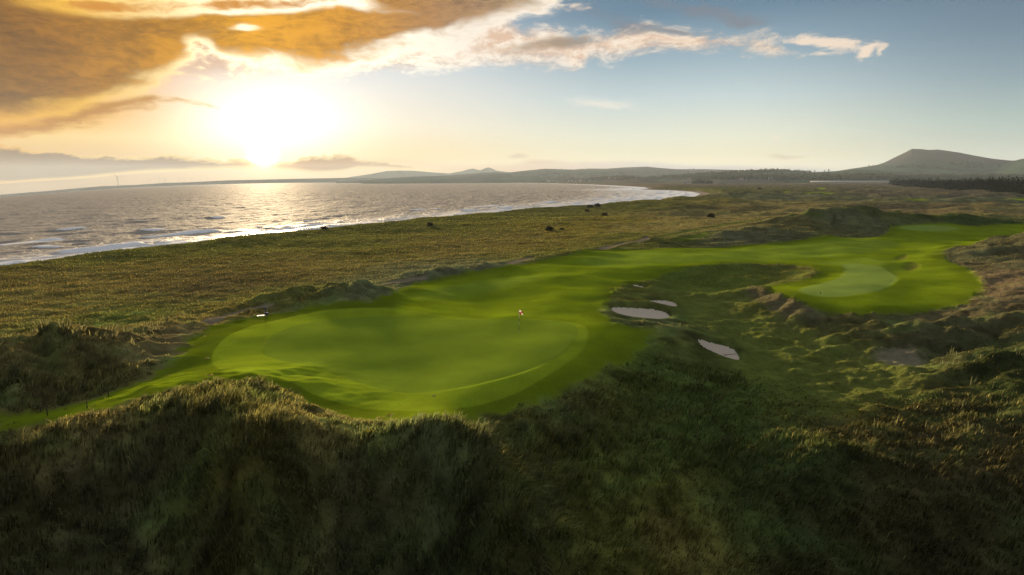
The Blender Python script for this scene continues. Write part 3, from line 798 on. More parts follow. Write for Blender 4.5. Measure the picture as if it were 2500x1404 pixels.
def veg_colour(x, y):
    r = np.hypot(x, y)
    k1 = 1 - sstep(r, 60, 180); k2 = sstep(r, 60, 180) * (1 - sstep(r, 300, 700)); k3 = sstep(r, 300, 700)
    X = x + k1 * 1.8 * fbm(x / 3.5, y / 3.5, 2, 71) + k2 * 9 * fbm(x / 14, y / 14, 2, 75) + k3 * 60 * fbm(x / 80, y / 80, 2, 77)
    Y = y + k1 * 2.4 * fbm(x / 3.5, y / 3.5, 2, 72) + k2 * 14 * fbm(x / 14, y / 14, 2, 76) + k3 * 110 * fbm(x / 80, y / 80, 2, 78)
    u, v = lp(X, Y)
    num = np.zeros((len(x), 3)); den = np.zeros(len(x))
    for i in range(len(_vu)):
        w = np.exp(-np.sqrt((u - _vu[i]) ** 2 + (v - _vv[i]) ** 2 + 1e-6) * 15.0) + 1e-12
        num += w[:, None] * _vc[i]; den += w
    c = num / den[:, None]
    k1, k2 = 1 - sstep(r, 60, 160), sstep(r, 60, 160)
    m1 = k1 * fbm(x / 5, y / 4, 3, 87) + .5 * k2 * fbm(x / 22, y / 26, 3, 88)
    m2 = k1 * fbm(x / 1.6, y / 1.6, 2, 89) + k2 * fbm(x / 6, y / 9, 2, 90)
    gm = np.clip(m1 * (1.2 * k1 + .35 * k2), -.0, .6)[:, None]
    c = c * (1 - gm) + c.mean(1, keepdims=True) * np.array((.72, 1.15, .32)) * gm
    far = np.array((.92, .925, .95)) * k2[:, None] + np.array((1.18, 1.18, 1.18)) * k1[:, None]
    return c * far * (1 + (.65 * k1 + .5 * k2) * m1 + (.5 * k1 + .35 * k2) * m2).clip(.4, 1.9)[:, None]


C_FAIR = np.array((.150, .208, .007)); C_APRON = np.array((.192, .262, .013)); C_GRN = np.array((.158, .226, .017)); C_GRN2 = np.array((.190, .265, .048)); C_LIGHT = np.array((.176, .250, .022)); C_SEMI = np.array((.085, .115, .006))


def ground_colour(x, y, z):
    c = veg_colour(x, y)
    n = fbm(x / 3.0, y / 3.0, 3, 81)
    c = c * (1 + .5 * n)[:, None]
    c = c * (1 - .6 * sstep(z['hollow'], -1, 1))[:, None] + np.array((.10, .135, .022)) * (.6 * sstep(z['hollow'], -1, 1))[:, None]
    mixc = lambda c, w, k: c * (1 - w[:, None]) + np.asarray(k) * w[:, None]
    c = mixc(c, z['turf'] * .6, (.125, .150, .030))  # short turf, its albedo raised to offset the valley's shade
    c = mixc(c, z['bare'] * .55, (.22, .18, .145))
    c = mixc(c, z['bank'] * .7, C_MAUVE)
    c = mixc(c, z['far'], C_FAIR)
    c = mixc(c, z['trail'] * .75, C_GREEN)
    edge = z['fair'] * (1 - sstep(z['fair_d'], .5, 3.5))
    f = np.broadcast_to(C_FAIR, c.shape) * (1 + .22 * fbm(x / 7, y / 7, 3, 83))[:, None]
    f = mixc(f, z['light'] * .8, C_LIGHT)
    f = mixc(f, edge * .6, C_SEMI)
    f = mixc(f, z['collar'] * .7, C_SEMI)
    f = mixc(f, z['apron'], C_APRON)
    f = mixc(f, z['green'] * (np.hypot(x, y) < 85) , C_GRN)
    f = mixc(f, z['green'] * (np.hypot(x, y) >= 85), C_GRN2)
    f = f * (1 + .06 * np.sign(np.sin((x * .8 + y * .35) * 2.2)) * z['apron'] * 0 + .10 * fbm(x / 3, y / 3, 3, 85))[:, None]
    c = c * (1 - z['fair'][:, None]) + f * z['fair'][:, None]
    c = mixc(c, z['pot'] * .5, C_TAN)
    c = mixc(c, z['path'] * .9, (.19, .155, .105))
    # sea cliff edge and beach
    bwc = np.where(z['bw'] > 32, 14, z['bw'])
    b = 1 - sstep(z['s'], bwc * .8, bwc * .98)
    return mixc(c, b, (.24, .195, .155))


# ---------------------------------------------------------------- materials for ground cover
def new_mat(name):
    m = bpy.data.materials.new(name)
    m.use_nodes = True
    m.node_tree.nodes.clear()
    return m, Nodes(m.node_tree)


def finish(N, shader):
    out = N.new('ShaderNodeOutputMaterial')
    N.t.links.new(shader, out.inputs['Surface'])


def turf_mat(name, var, bump, fine, rough=.9, big=6.0, stripe=0.0):
    m, N = new_mat(name)
    pos = N.new('ShaderNodeNewGeometry').outputs['Position']
    c = N.attr('Col')
    a = N.sub(N.noise(pos, fine, 5, .62), .5)
    b = N.sub(N.noise(pos, fine / big, 4, .6, .3), .5)
    k = N.add(1.0, N.mul(a, var * 1.6), N.mul(b, var * 1.2))
    c = N.mix(1.0, c, N.vec(k, N.add(k, N.mul(b, var * .25)), k), 'MULTIPLY')
    p = N.new('ShaderNodeBsdfPrincipled')
    N.put(p.inputs['Base Color'], c)
    p.inputs['Roughness'].default_value = rough
    p.inputs['Specular IOR Level'].default_value = 0.0
    p.inputs['Sheen Weight'].default_value = 0.0
    bm = N.new('ShaderNodeBump')
    bm.inputs['Strength'].default_value = 1.0
    bm.inputs['Distance'].default_value = bump
    N.put(bm.inputs['Height'], N.add(N.noise(pos, fine * 1.3, 4, .6), N.mul(N.noise(pos, fine / 4, 3, .5), 1.5)))
    N.put(p.inputs['Normal'], bm.outputs[0])
    finish(N, p.outputs[0])
    return m


M_ROUGH = turf_mat('rough_turf', .75, .22, 1.6)
M_FAIR = turf_mat('mown_turf', .42, .014, 6.0, big=14)
M_GREEN = turf_mat('green_turf', .26, .005, 9.0, big=16)
M_PATH = turf_mat('worn_track', .35, .03, 4.0)
M_BEACH = turf_mat('beach_sand', .25, .05, 1.0)


def sand_mat():
    m, N = new_mat('bunker_sand')
    pos = N.new('ShaderNodeNewGeometry').outputs['Position']
    a = N.sub(N.noise(pos, 3.0, 5, .6), .5)
    rk = N.new('ShaderNodeTexWave')
    N.put(rk.inputs['Vector'], pos)
    rk.inputs['Scale'].default_value = 2.6
    rk.inputs['Distortion'].default_value = 3.0
    rk.inputs['Detail'].default_value = 2.0
    c = N.mix(1.0, (.52, .435, .345, 1), N.vec(N.add(1.0, N.mul(a, .35)), N.add(1.0, N.mul(a, .38)), N.add(1.0, N.mul(a, .42))), 'MULTIPLY')
    p = N.new('ShaderNodeBsdfPrincipled')
    N.put(p.inputs['Base Color'], c)
    p.inputs['Roughness'].default_value = .95
    p.inputs['Specular IOR Level'].default_value = .1
    bm = N.new('ShaderNodeBump')
    bm.inputs['Strength'].default_value = .7
    bm.inputs['Distance'].default_value = .04
    N.put(bm.inputs['Height'], N.add(N.noise(pos, 6, 4, .6), N.mul(rk.outputs['Fac'], .6)))
    N.put(p.inputs['Normal'], bm.outputs[0])
    finish(N, p.outputs[0])
    return m


M_SAND = sand_mat()


# ---------------------------------------------------------------- the ground sheet, split by cover
def polar_rows(r0, r1, cpx, clog, n):
    r = np.exp(np.linspace(math.log(r0), math.log(r1), 20000))
    w = cpx * 1629 * 17 / np.maximum(r, 27) ** 2 + clog / r
    cw = np.concatenate([[0], np.cumsum(.5 * (w[1:] + w[:-1]) * np.diff(r))])
    return np.interp(np.linspace(0, cw[-1], n), cw, r)


def build_ground():
    az = np.concatenate([np.linspace(-180, -60, 30, endpoint=False), np.linspace(-60, -40.5, 90, endpoint=False), np.linspace(-40.5, 40.5, 1250, endpoint=False), np.linspace(40.5, 60, 90, endpoint=False), np.linspace(60, 180, 30)])
    rr = polar_rows(5.0, 9000.0, .5, 90.0, 1130)
    A, Rr = np.meshgrid(R(az) if False else np.radians(az), rr)
    nr, nc = A.shape
    X = (Rr * np.sin(A)).ravel(); Y = (Rr * np.cos(A)).ravel()
    H = np.empty_like(X); C = np.empty((len(X), 3)); Z = {}
    keep = ('fair', 'sand', 'green', 'path', 's', 'bw', 'far', 'trail')
    for k in keep:
        Z[k] = np.empty_like(X)
    for i in range(0, len(X), 120000):
        sl_ = slice(i, i + 120000)
        z = zones(X[sl_], Y[sl_])
        H[sl_] = full_h(X[sl_], Y[sl_], z)
        C[sl_] = ground_colour(X[sl_], Y[sl_], z)
        for k in keep:
            Z[k][sl_] = z[k]
    V = np.stack([X, Y, H], 1)
    idx = np.arange(nr * nc).reshape(nr, nc)
    q = np.stack([idx[:-1, :-1], idx[:-1, 1:], idx[1:, 1:], idx[1:, :-1]], -1).reshape(-1, 4)[:, ::-1]
    fm = lambda k: Z[k][q].mean(1)
    # drop what lies well under the sea
    deep = (H[q].max(1) < SEA - 1.5) & (fm('s') < -20)
    bwq = fm('bw')
    beach = (fm('s') < np.where(bwq > 32, 14, bwq) * .84) & ~deep
    sand = (fm('sand') > .5) & ~deep
    path = (fm('path') > .5) & ~sand & ~deep & ~beach
    green = (fm('green') > .5) & ~sand & ~deep & ~beach
    fair = ((fm('fair') > .5) | (fm('far') > .5)) & ~sand & ~path & ~green & ~deep & ~beach
    rest = ~(beach | sand | path | green | fair | deep)

    def emit(name, sel, mat):
        f = q[sel]
        if not len(f):
            return
        used = np.unique(f)
        remap = np.zeros(len(V), np.int64); remap[used] = np.arange(len(used))
        o = link(name, np_mesh(name, V[used], remap[f], mat, {'Col': C[used]}))
        tag(o, kind='structure')
    cx, cy = X[q].mean(1), Y[q].mean(1)
    emit('ground', rest, M_ROUGH)
    emit('beach', beach, M_BEACH)
    emit('fairway', fair, M_FAIR)
    near = np.hypot(cx, cy)
    emit('putting_green', green & (poly_sd(cx, cy, GREEN1, 10) > -3), M_GREEN)
    emit('putting_green', green & (poly_sd(cx, cy, GREEN1, 10) <= -3) & (near < 140), M_GREEN)
    emit('putting_green', green & (near >= 140), M_GREEN)
    for P in BUNK:
        emit('bunker_sand', sand & (poly_sd(cx, cy, P, 6) > -1.0), M_SAND)
    for P in TRACKS:
        d, _ = seg_dist(cx, cy, P)
        emit('path', path & (d < 4), M_PATH)


build_ground()


# ---------------------------------------------------------------- the sea
def sag(x, y):
    """the open water falls away towards the far left"""
    r = np.hypot(x, y)
    a = np.degrees(np.arctan2(x, y))
    g = np.interp(a, [-60, -44, -37.5, -34, -30.5, -26, -22, -18], [1.15, 1.12, 1.0, .62, .32, .14, .05, 0])
    return 165.0 * (r / 9000.0) ** 1.5 * g


def sea_mat():
    m, N = new_mat('sea_water')
    pos = N.new('ShaderNodeNewGeometry').outputs['Position']
    mp = N.new('ShaderNodeMapping', vector_type='POINT')
    N.put(mp.inputs['Vector'], pos)
    mp.inputs['Rotation'].default_value = (0, 0, R(-24))
    mp.inputs['Scale'].default_value = (1.0, .42, 1.0)
    q = mp.outputs[0]
    foam = N.attr('foam', 'Fac')
    shal = N.attr('shallow', 'Fac')
    dist = N.new('ShaderNodeCameraData').outputs['View Distance'] if False else N.m('SQRT', N.m('ADD', N.m('POWER', N.sep(pos)[0], 2.0), N.m('POWER', N.sep(pos)[1], 2.0)))
    h = N.add(N.mul(N.noise(q, .07, 4, .6), 7.0), N.mul(N.noise(q, .22, 4, .62), 3.0), N.mul(N.noise(q, .8, 3, .6), .9))
    bm = N.new('ShaderNodeBump')
    bm.inputs['Strength'].default_value = 1.0
    N.put(bm.inputs['Distance'], N.sub(1.0, N.mul(shal, .75)))
    N.put(bm.inputs['Height'], h)
    fn = N.noise(q, .9, 6, .7)
    fm = N.smooth(N.add(foam, N.mul(N.sub(fn, .5), .9)), .42, .72)
    body = N.new('ShaderNodeBsdfDiffuse')
    N.put(body.inputs['Color'], (.112, .074, .040, 1))
    gl = N.new('ShaderNodeBsdfGlossy')
    N.put(gl.inputs['Color'], (.95, .93, .90, 1))
    N.put(gl.inputs['Roughness'], N.sub(.72, N.mul(shal, .34)))
    N.put(gl.inputs['Normal'], bm.outputs[0])
    fr = N.new('ShaderNodeFresnel')
    fr.inputs['IOR'].default_value = 1.33
    N.put(fr.inputs['Normal'], bm.outputs[0])
    fac = N.m('MINIMUM', N.mul(fr.outputs[0], N.add(.5, N.mul(shal, .6))), N.add(.23, N.mul(shal, .52)))
    ms = N.new('ShaderNodeMixShader')
    N.put(ms.inputs[0], fac); N.put(ms.inputs[1], body.outputs[0]); N.put(ms.inputs[2], gl.outputs[0])
    fo = N.new('ShaderNodeBsdfDiffuse')
    N.put(fo.inputs['Color'], (.80, .80, .82, 1))
    m2 = N.new('ShaderNodeMixShader')
    N.put(m2.inputs[0], fm); N.put(m2.inputs[1], ms.outputs[0]); N.put(m2.inputs[2], fo.outputs[0])
    finish(N, m2.outputs[0])
    return m


def build_sea():
    az = np.concatenate([np.linspace(-80, -42, 60, endpoint=False), np.linspace(-42, 18, 900)])
    rr = polar_rows(60.0, 9800.0, .8, 75.0, 900)
    A, Rr = np.meshgrid(np.radians(az), rr)
    nr, nc = A.shape
    X = (Rr * np.sin(A)).ravel(); Y = (Rr * np.cos(A)).ravel()
    off = -shore_dist(X, Y)
    _, par = seg_dist(X, Y, SHORE)
    seglen = np.concatenate([[0], np.cumsum([math.dist(SHORE[i], SHORE[i + 1]) for i in range(len(SHORE) - 1)])])
    al = np.interp(par, np.arange(len(SHORE)), seglen)
    r = np.hypot(X, Y)
    # rolling swell, then breakers that run along the shore
    ca, sa = math.cos(R(24)), math.sin(R(24))
    U, W = X * ca - Y * sa, X * sa + Y * ca
    sw = .9 * perlin(U / 15, W / 40, 3) + .55 * perlin(U / 7, W / 17, 4) + .22 * perlin(U / 3.2, W / 7, 9)
    far = sstep(r, 350, 900)
    sw = sw * (1 - sstep(r, 900, 2600)) + far * (.8 * perlin(U / 45, W / 110, 13) + .7 * perlin(U / 20, W / 50, 14)) * (1 - .6 * sstep(r, 2500, 7000))
    foam = np.zeros_like(X)
    lift = np.zeros_like(X)
    wob = 9 * perlin(al / 90, off / 200, 61) + 3.0 * perlin(al / 22, off / 60, 62)
    for k, (d0, wd, amt, cut) in enumerate(((8, 5, 1.0, -.4), (22, 3.4, 1.0, -.18), (38, 3.7, 1.0, -.08), (60, 4.2, 1.0, .02), (92, 4.7, .9, .14), (140, 5, .8, .28))):
        e = off + wob - d0
        on = sstep(perlin(al / 34 + 7.7 * k, np.full_like(al, k * 3.1), 63 + k) + .5 * perlin(al / 11, np.full_like(al, k * 1.7), 73 + k), cut, cut + .22)
        crest = np.exp(-(e / wd) ** 2)
        lift += .75 * crest * on * sstep(d0, 4, 20)
        # foam spills to the landward side
        foam = np.maximum(foam, amt * on * np.where(e < 0, np.exp(-(e / (wd * 1.7)) ** 2), np.exp(-(e / (wd * .6)) ** 2)))
    wash = (1 - sstep(off, 18, 80)) * (.62 + .55 * perlin(al / 14, off / 5, 88))
    foam = np.maximum(foam, wash)
    bay = sstep(al, seglen[8], seglen[14]) * (1 - sstep(off, 10, 170))
    foam = np.maximum(foam, bay * (.60 + .6 * perlin(al / 40, off / 9, 89)))
    foam = np.clip(foam, 0, 1) * (off > -20)
    wid = np.interp(al, [seglen[3], seglen[8], seglen[12], seglen[15], seglen[18], seglen[21]], [55, 80, 130, 200, 200, 80])
    shal = np.clip((1 - sstep(off / wid, .15, 1.0)) * (1 + .5 * perlin(al / 30, off / 9, 97)), 0, 1)
    Zz = SEA - sag(X, Y) + (sw + lift) * sstep(off, 0, 15)
    idx = np.arange(nr * nc).reshape(nr, nc)
    q = np.stack([idx[:-1, :-1], idx[:-1, 1:], idx[1:, 1:], idx[1:, :-1]], -1).reshape(-1, 4)[:, ::-1]
    keep = off[q].max(1) > -25
    f = q[keep]
    used = np.unique(f)
    remap = np.zeros(len(X), np.int64); remap[used] = np.arange(len(used))
    o = link('sea', np_mesh('sea', np.stack([X, Y, Zz], 1)[used], remap[f], sea_mat(), {'foam': foam[used], 'shallow': shal[used]}))
    tag(o, kind='structure')


build_sea()


# ---------------------------------------------------------------- far hills
from mathutils.bvhtree import BVHTree


def hill_mat(name, cols, scale, zlo=None, ztop=None, upper=None, patch=.25, seed=0.0):
    m, N = new_mat(name)
    pos = N.new('ShaderNodeNewGeometry').outputs['Position']
    mp = N.new('ShaderNodeMapping')
    N.put(mp.inputs['Vector'], pos)
    mp.inputs['Location'].default_value = (seed, seed * 1.7, 0)
    mp.inputs['Scale'].default_value = (scale, scale * .55, scale * .5)
    v = N.new('ShaderNodeTexVoronoi', feature='F1')
    N.put(v.inputs['Vector'], mp.outputs[0])
    v.inputs['Scale'].default_value = 1.0
    v.inputs['Randomness'].default_value = .9
    vr = N.sep(v.outputs['Color'])[0]
    c = N.ramp(vr, [(i / max(1, len(cols) - 1), k + (1,)) for i, k in enumerate(cols)], 'CONSTANT')
    e = N.new('ShaderNodeTexVoronoi', feature='DISTANCE_TO_EDGE')
    N.put(e.inputs['Vector'], mp.outputs[0])
    e.inputs['Scale'].default_value = 1.0
    e.inputs['Randomness'].default_value = .9
    hn = N.noise(pos, scale * 6, 4, .6)
    hedge = N.mul(N.smooth(e.outputs[0], .07, .02), N.smooth(hn, .42, .55))
    c = N.mix(hedge, c, (.022, .030, .014, 1))
    if upper is not None:
        z = N.sep(pos)[2]
        un = N.noise(pos, scale * 3, 5, .6, .5)
        f = N.smooth(N.add(z, N.mul(N.sub(un, .5), (ztop - zlo) * .8)), zlo, ztop)
        uc = N.mix(N.smooth(N.noise(pos, scale * 5, 6, .65), .48, .60), upper + (1,), (.040, .040, .026, 1))
        c = N.mix(f, c, uc)
    a = N.sub(N.noise(pos, scale * 14, 5, .6), .5)
    k = N.add(1.0, N.mul(a, patch * 2))
    c = N.mix(1.0, c, N.vec(k, k, k), 'MULTIPLY')
    p = N.new('ShaderNodeBsdfDiffuse')
    N.put(p.inputs['Color'], c)
    finish(N, p.outputs[0])
    return m


FIELD = [(.050, .076, .046), (.072, .088, .060), (.042, .060, .040), (.084, .082, .066), (.056, .080, .050), (.100, .094, .078)]  # field greens with the blue of haze mixed into the albedo
HILL_BVH = {}


def hill(key, crest, dist, front, back, mat, rough=1.0, zfoot=None, p_front=1.0, nv=26, step=2.0):
    crest = sorted(crest)
    xs = np.arange(crest[0][0], crest[-1][0] + .1, step)
    ys = np.interp(xs, [c[0] for c in crest], [c[1] for c in crest])
    dd = np.full(len(xs), float(dist)) if not callable(dist) else np.array([dist(x) for x in xs])
    pts = [atd(x, y, d) for x, y, d in zip(xs, ys, dd)]
    vs = np.concatenate([np.linspace(-1, 0, nv), np.linspace(0, 1, nv // 2)[1:]])
    V = np.empty((len(vs), len(xs), 3))
    zc = np.array([p[2] for p in pts])
    kw = np.exp(-np.linspace(-2.5, 2.5, 101) ** 2); kw /= kw.sum()
    zsm = np.convolve(np.pad(zc, 50, mode='edge'), kw, 'valid')
    fronts = np.array([front(x) if callable(front) else front for x in xs])
    for i, (px, py, pz) in enumerate(pts):
        front = fronts[i]
        r = math.hypot(px, py)
        ux, uy = px / r, py / r
        rr = r + np.where(vs < 0, vs * front, vs * back)
        zf = (SEA - 3 if zfoot is None else zfoot) - (sag(np.array([px]), np.array([py]))[0] if zfoot is None else 0)
        t = 1 - np.abs(vs)
        pzs = pz + (zsm[i] - pz) * np.clip(np.abs(vs) * 2.2, 0, 1)
        prof = np.where(vs < 0, t ** p_front * (1.6 - .6 * t), t * t * (3 - 2 * t))
        X, Y = ux * rr, uy * rr
        n = fbm(X / (front * .35), Y / (front * .35), 4, 301 + len(HILL_BVH)) * (pz - zf) * .30 * rough * (4 * t * (1 - t)).clip(0, 1)
        V[:, i, 0], V[:, i, 1], V[:, i, 2] = X, Y, zf + (pzs - zf) * prof + n
    nr, nc = V.shape[:2]
    idx = np.arange(nr * nc).reshape(nr, nc)
    q = np.stack([idx[:-1, :-1], idx[:-1, 1:], idx[1:, 1:], idx[1:, :-1]], -1).reshape(-1, 4)[:, ::-1]
    VV = V.reshape(-1, 3)
    me = np_mesh('hill', VV, q, mat)
    o = link('hill', me)
    tag(o, kind='structure')
    HILL_BVH[key] = BVHTree.FromPolygons([tuple(v) for v in VV], [tuple(f) for f in q])
    return o


mF = hill_mat('hill_fields', FIELD, 1 / 330)
mC = hill_mat('coast_fields', [(.060, .058, .042), (.085, .070, .052), (.050, .052, .040), (.105, .085, .064)], 1 / 260, seed=900)
mL = hill_mat('heath_hill', [(.026, .062, .038), (.033, .072, .046), (.026, .052, .036), (.052, .076, .052)], 1 / 420, 70, 150, (.044, .041, .045), seed=300)  # haze blue is in these hill colours as well
mD = hill_mat('distant_hill', [(.080, .085, .060), (.090, .090, .062)], 1 / 900, seed=2500)

hill('distant', [(820, 438), (850, 433), (900, 425.5), (945, 417.5), (980, 416.5), (1010, 417), (1060, 421), (1095, 423.5), (1128, 418), (1142, 413.5), (1155, 411.5), (1167, 414.5), (1172, 416), (1182, 411.5), (1192, 408.5), (1200, 411), (1212, 416.5), (1240, 420), (1300, 426), (1340, 432)], 12500, 1800, 1500, mD, .3, zfoot=-20, step=1)
hill('left_coast', [(-250, 488), (-100, 482), (0, 475.5), (60, 470.5), (130, 465), (190, 459.5), (250, 454.5), (330, 451.5), (400, 446.8), (460, 445), (520, 442), (560, 440.2), (640, 438.5), (700, 437), (780, 435.5), (850, 434), (930, 435), (1010, 436), (1080, 440)], 9300, 700, 900, mC, .35, step=2)
hill('mid', [(880, 441), (960, 434), (1040, 430), (1100, 428), (1170, 422), (1210, 420), (1235, 422), (1270, 418), (1300, 415), (1330, 412), (1400, 414), (1440, 411.5), (1480, 412), (1520, 409), (1550, 408), (1580, 406.8), (1605, 409.5), (1650, 413), (1720, 413), (1800, 415), (1860, 418), (1950, 424), (2050, 432)], 7600, 2600, 1200, mF, .5, zfoot=-2, step=2)
hill('village_coast', [(820, 443), (900, 440), (960, 436), (1000, 434), (1100, 434), (1170, 435), (1250, 434), (1330, 430.5), (1375, 431), (1420, 435), (1470, 433), (1500, 431), (1545, 430.5), (1580, 436), (1610, 442)], lambda x: np.interp(x, [820, 1100, 1300, 1450, 1610], [7400, 7000, 6200, 4700, 3600]), 900, 600, mC, .4, step=2)
hill('near_fields', [(1400, 447), (1470, 441), (1540, 435), (1600, 431), (1660, 428), (1720, 424), (1780, 420), (1840, 415.5), (1888, 413), (1925, 416), (1980, 420.5), (2040, 418), (2090, 414), (2150, 416), (2250, 422), (2400, 424), (2600, 424)], lambda x: np.interp(x, [1400, 1600, 1900, 2600], [4000, 4200, 4600, 4600]), lambda x: np.interp(x, [1400, 1540, 1640, 1760], [250, 450, 1300, 1900]), 900, mF, .35, zfoot=-4, p_front=.9, step=2)
hill('law', [(1960, 428), (2040, 418), (2085, 411), (2120, 406), (2140, 403), (2160, 396.5), (2190, 381.5), (2210, 372), (2226, 363.5), (2250, 364), (2268, 366), (2290, 365), (2308, 367.5), (2345, 373), (2380, 380), (2420, 387), (2466, 392), (2500, 392), (2560, 392), (2640, 398), (2760, 410)], 6000, 1900, 1500, mL, .26, zfoot=0, p_front=1.05, nv=90, step=2)
hill('shoulder', [(2380, 428), (2420, 414), (2450, 401), (2470, 394.5), (2490, 389), (2510, 386), (2560, 381), (2640, 380), (2760, 392)], 5200, 1300, 1200, hill_mat('green_shoulder', [(.050, .085, .042), (.058, .092, .046)], 1 / 600, seed=77), .4, zfoot=0, step=2)


def on_hill(key, px, py):
    d = ray(px, py)
    hit = HILL_BVH[key].ray_cast(Vector((0, 0, CAMH)), d)
    if hit[0] is None:
        return None
    return tuple(hit[0])


# ---------------------------------------------------------------- leaves, trees and woods
def leaf_mat(name, c1, c2, trans=.25):
    m, N = new_mat(name)
    pos = N.new('ShaderNodeNewGeometry').outputs['Position']
    oi = N.new('ShaderNodeObjectInfo').outputs['Random']
    n = N.noise(pos, .35, 3, .6)
    r = N.new('ShaderNodeNewGeometry').outputs['Random Per Island']
    c = N.mix(N.add(N.mul(n, .5), N.mul(r, .5)), c1 + (1,), c2 + (1,))
    d = N.new('ShaderNodeBsdfDiffuse'); N.put(d.inputs['Color'], c)
    t = N.new('ShaderNodeBsdfTranslucent'); N.put(t.inputs['Color'], c)
    x = N.new('ShaderNodeMixShader'); x.inputs[0].default_value = trans
    N.put(x.inputs[1], d.outputs[0]); N.put(x.inputs[2], t.outputs[0])
    finish(N, x.outputs[0])
    return m


def flat_mat(name, c, rough=.7, metal=0.0, noise=.15, scale=3.0):
    m, N = new_mat(name)
    pos = N.new('ShaderNodeTexCoord').outputs['Object']
    k = N.add(1.0, N.mul(N.sub(N.noise(pos, scale, 4, .6), .5), noise * 2))
    p = N.new('ShaderNodeBsdfPrincipled')
    N.put(p.inputs['Base Color'], N.mix(1.0, c + (1,), N.vec(k, k, k), 'MULTIPLY'))
    p.inputs['Roughness'].default_value = rough
    p.inputs['Metallic'].default_value = metal
    p.inputs['Specular IOR Level'].default_value = .3
    finish(N, p.outputs[0])
    return m


M_LEAF = leaf_mat('tree_leaf', (.028, .040, .016), (.055, .070, .026))
M_LEAFD = leaf_mat('dark_leaf', (.012, .018, .012), (.026, .034, .018))
M_LEAFB = leaf_mat('brown_leaf', (.040, .036, .020), (.070, .062, .032))
M_GORSE = leaf_mat('gorse_leaf', (.030, .030, .014), (.070, .062, .026), .25)
M_BARK = flat_mat('bark', (.045, .036, .027), .9)


def crowns(C, Hs, Ws, n, size=.24, g=rng):
    """leaf clumps for many crowns: C base points, Hs heights, Ws half widths"""
    T = len(C)
    u = g.normal(size=(T, n, 3)); u /= np.linalg.norm(u, axis=2, keepdims=True)
    rad = g.random((T, n, 1)) ** .45
    lob = 1 + .28 * np.sin(u[..., 0:1] * 5 + g.random((T, 1, 1)) * 6) + .22 * np.sin(u[..., 2:3] * 6 + g.random((T, 1, 1)) * 6)
    P = u * rad * lob
    P[..., 0] *= Ws[:, None]; P[..., 1] *= Ws[:, None]
    P[..., 2] = Hs[:, None] * (.56 + .42 * P[..., 2])
    P += C[:, None, :]
    P = P.reshape(-1, 3)
    S = np.repeat(np.minimum(Hs, Ws * 2) * size, n) * g.uniform(.6, 1.3, T * n)
    a = g.normal(size=(T * n, 3)); a /= np.linalg.norm(a, axis=1, keepdims=True)
    b = np.cross(a, g.normal(size=(T * n, 3))); b /= np.linalg.norm(b, axis=1, keepdims=True)
    a *= S[:, None] * .5; b *= S[:, None] * .5
    V = np.stack([P - a - b * .6, P + a * .8 - b, P + a + b * .7, P - a * .7 + b], 1).reshape(-1, 3)
    Fq = np.arange(len(P) * 4).reshape(-1, 4)
    return V, Fq


def cone(p0, p1, r0, r1, n=7):
    p0, p1 = Vector(p0), Vector(p1)
    ax = (p1 - p0).normalized()
    s = ax.orthogonal().normalized(); t = ax.cross(s)
    V = []
    for p, r in ((p0, r0), (p1, r1)):
        for i in range(n):
            a = 2 * math.pi * i / n
            V.append(tuple(p + s * (r * math.cos(a)) + t * (r * math.sin(a))))
    Fq = [(i, (i + 1) % n, n + (i + 1) % n, n + i) for i in range(n)]
    return V, Fq, [tuple(range(n))[::-1], tuple(range(n, 2 * n))]


class MB:
    """collects simple solids into one mesh"""
    def __init__(self):
        self.v, self.f, self.mi = [], [], []

    def add(self, V, Fs, mi=0):
        k = len(self.v)
        self.v += [tuple(p) for p in V]
        for f in Fs:
            self.f.append(tuple(i + k for i in f)); self.mi.append(mi)
        return self

    def tube(self, pts, radii, n=8, mi=0):
        for i in range(len(pts) - 1):
            V, a, b = cone(pts[i], pts[i + 1], radii[i], radii[i + 1], n)
            self.add(V, a + ([b[0]] if i == 0 else []) + ([b[1]] if i == len(pts) - 2 else []), mi)
        return self

    def box(self, c, s, mi=0, rz=0.0, taper=1.0):
        cx, cy, cz = c; sx, sy, sz = (q / 2 for q in s)
        V = []
        for z, k in ((-sz, 1.0), (sz, taper)):
            for x, y in ((-sx, -sy), (sx, -sy), (sx, sy), (-sx, sy)):
                X, Y = x * k, y * k
                V.append((cx + X * math.cos(rz) - Y * math.sin(rz), cy + X * math.sin(rz) + Y * math.cos(rz), cz + z))
        return self.add(V, [(0, 3, 2, 1), (4, 5, 6, 7), (0, 1, 5, 4), (1, 2, 6, 5), (2, 3, 7, 6), (3, 0, 4, 7)], mi)

    def build(self, name, mats, parent=None, smooth=False, bevel=0.0):
        me = bpy.data.meshes.new(name)
        me.from_pydata(self.v, [], self.f)
        for m in (mats if isinstance(mats, (list, tuple)) else [mats]):
            me.materials.append(m)
        me.polygons.foreach_set('material_index', self.mi)
        me.polygons.foreach_set('use_smooth', [smooth] * len(self.f))
        me.update()
        o = link(name, me, parent)
        if bevel:
            md = o.modifiers.new('bevel', 'BEVEL'); md.width = bevel; md.segments = 2; md.limit_method = 'ANGLE'
        return o


def copy_thing(o, loc, rz=0.0, sc=1.0):
    c = o.copy(); col.objects.link(c)
    c.location = loc; c.rotation_euler = (0, 0, rz); c.scale = (sc, sc, sc)
    for ch in o.children:
        d = ch.copy(); col.objects.link(d); d.parent = c
        for g in ch.children:
            e = g.copy(); col.objects.link(e); e.parent = d
    return c


def ground_z(x, y):
    return float(full_h(np.array([x]), np.array([y]))[0])


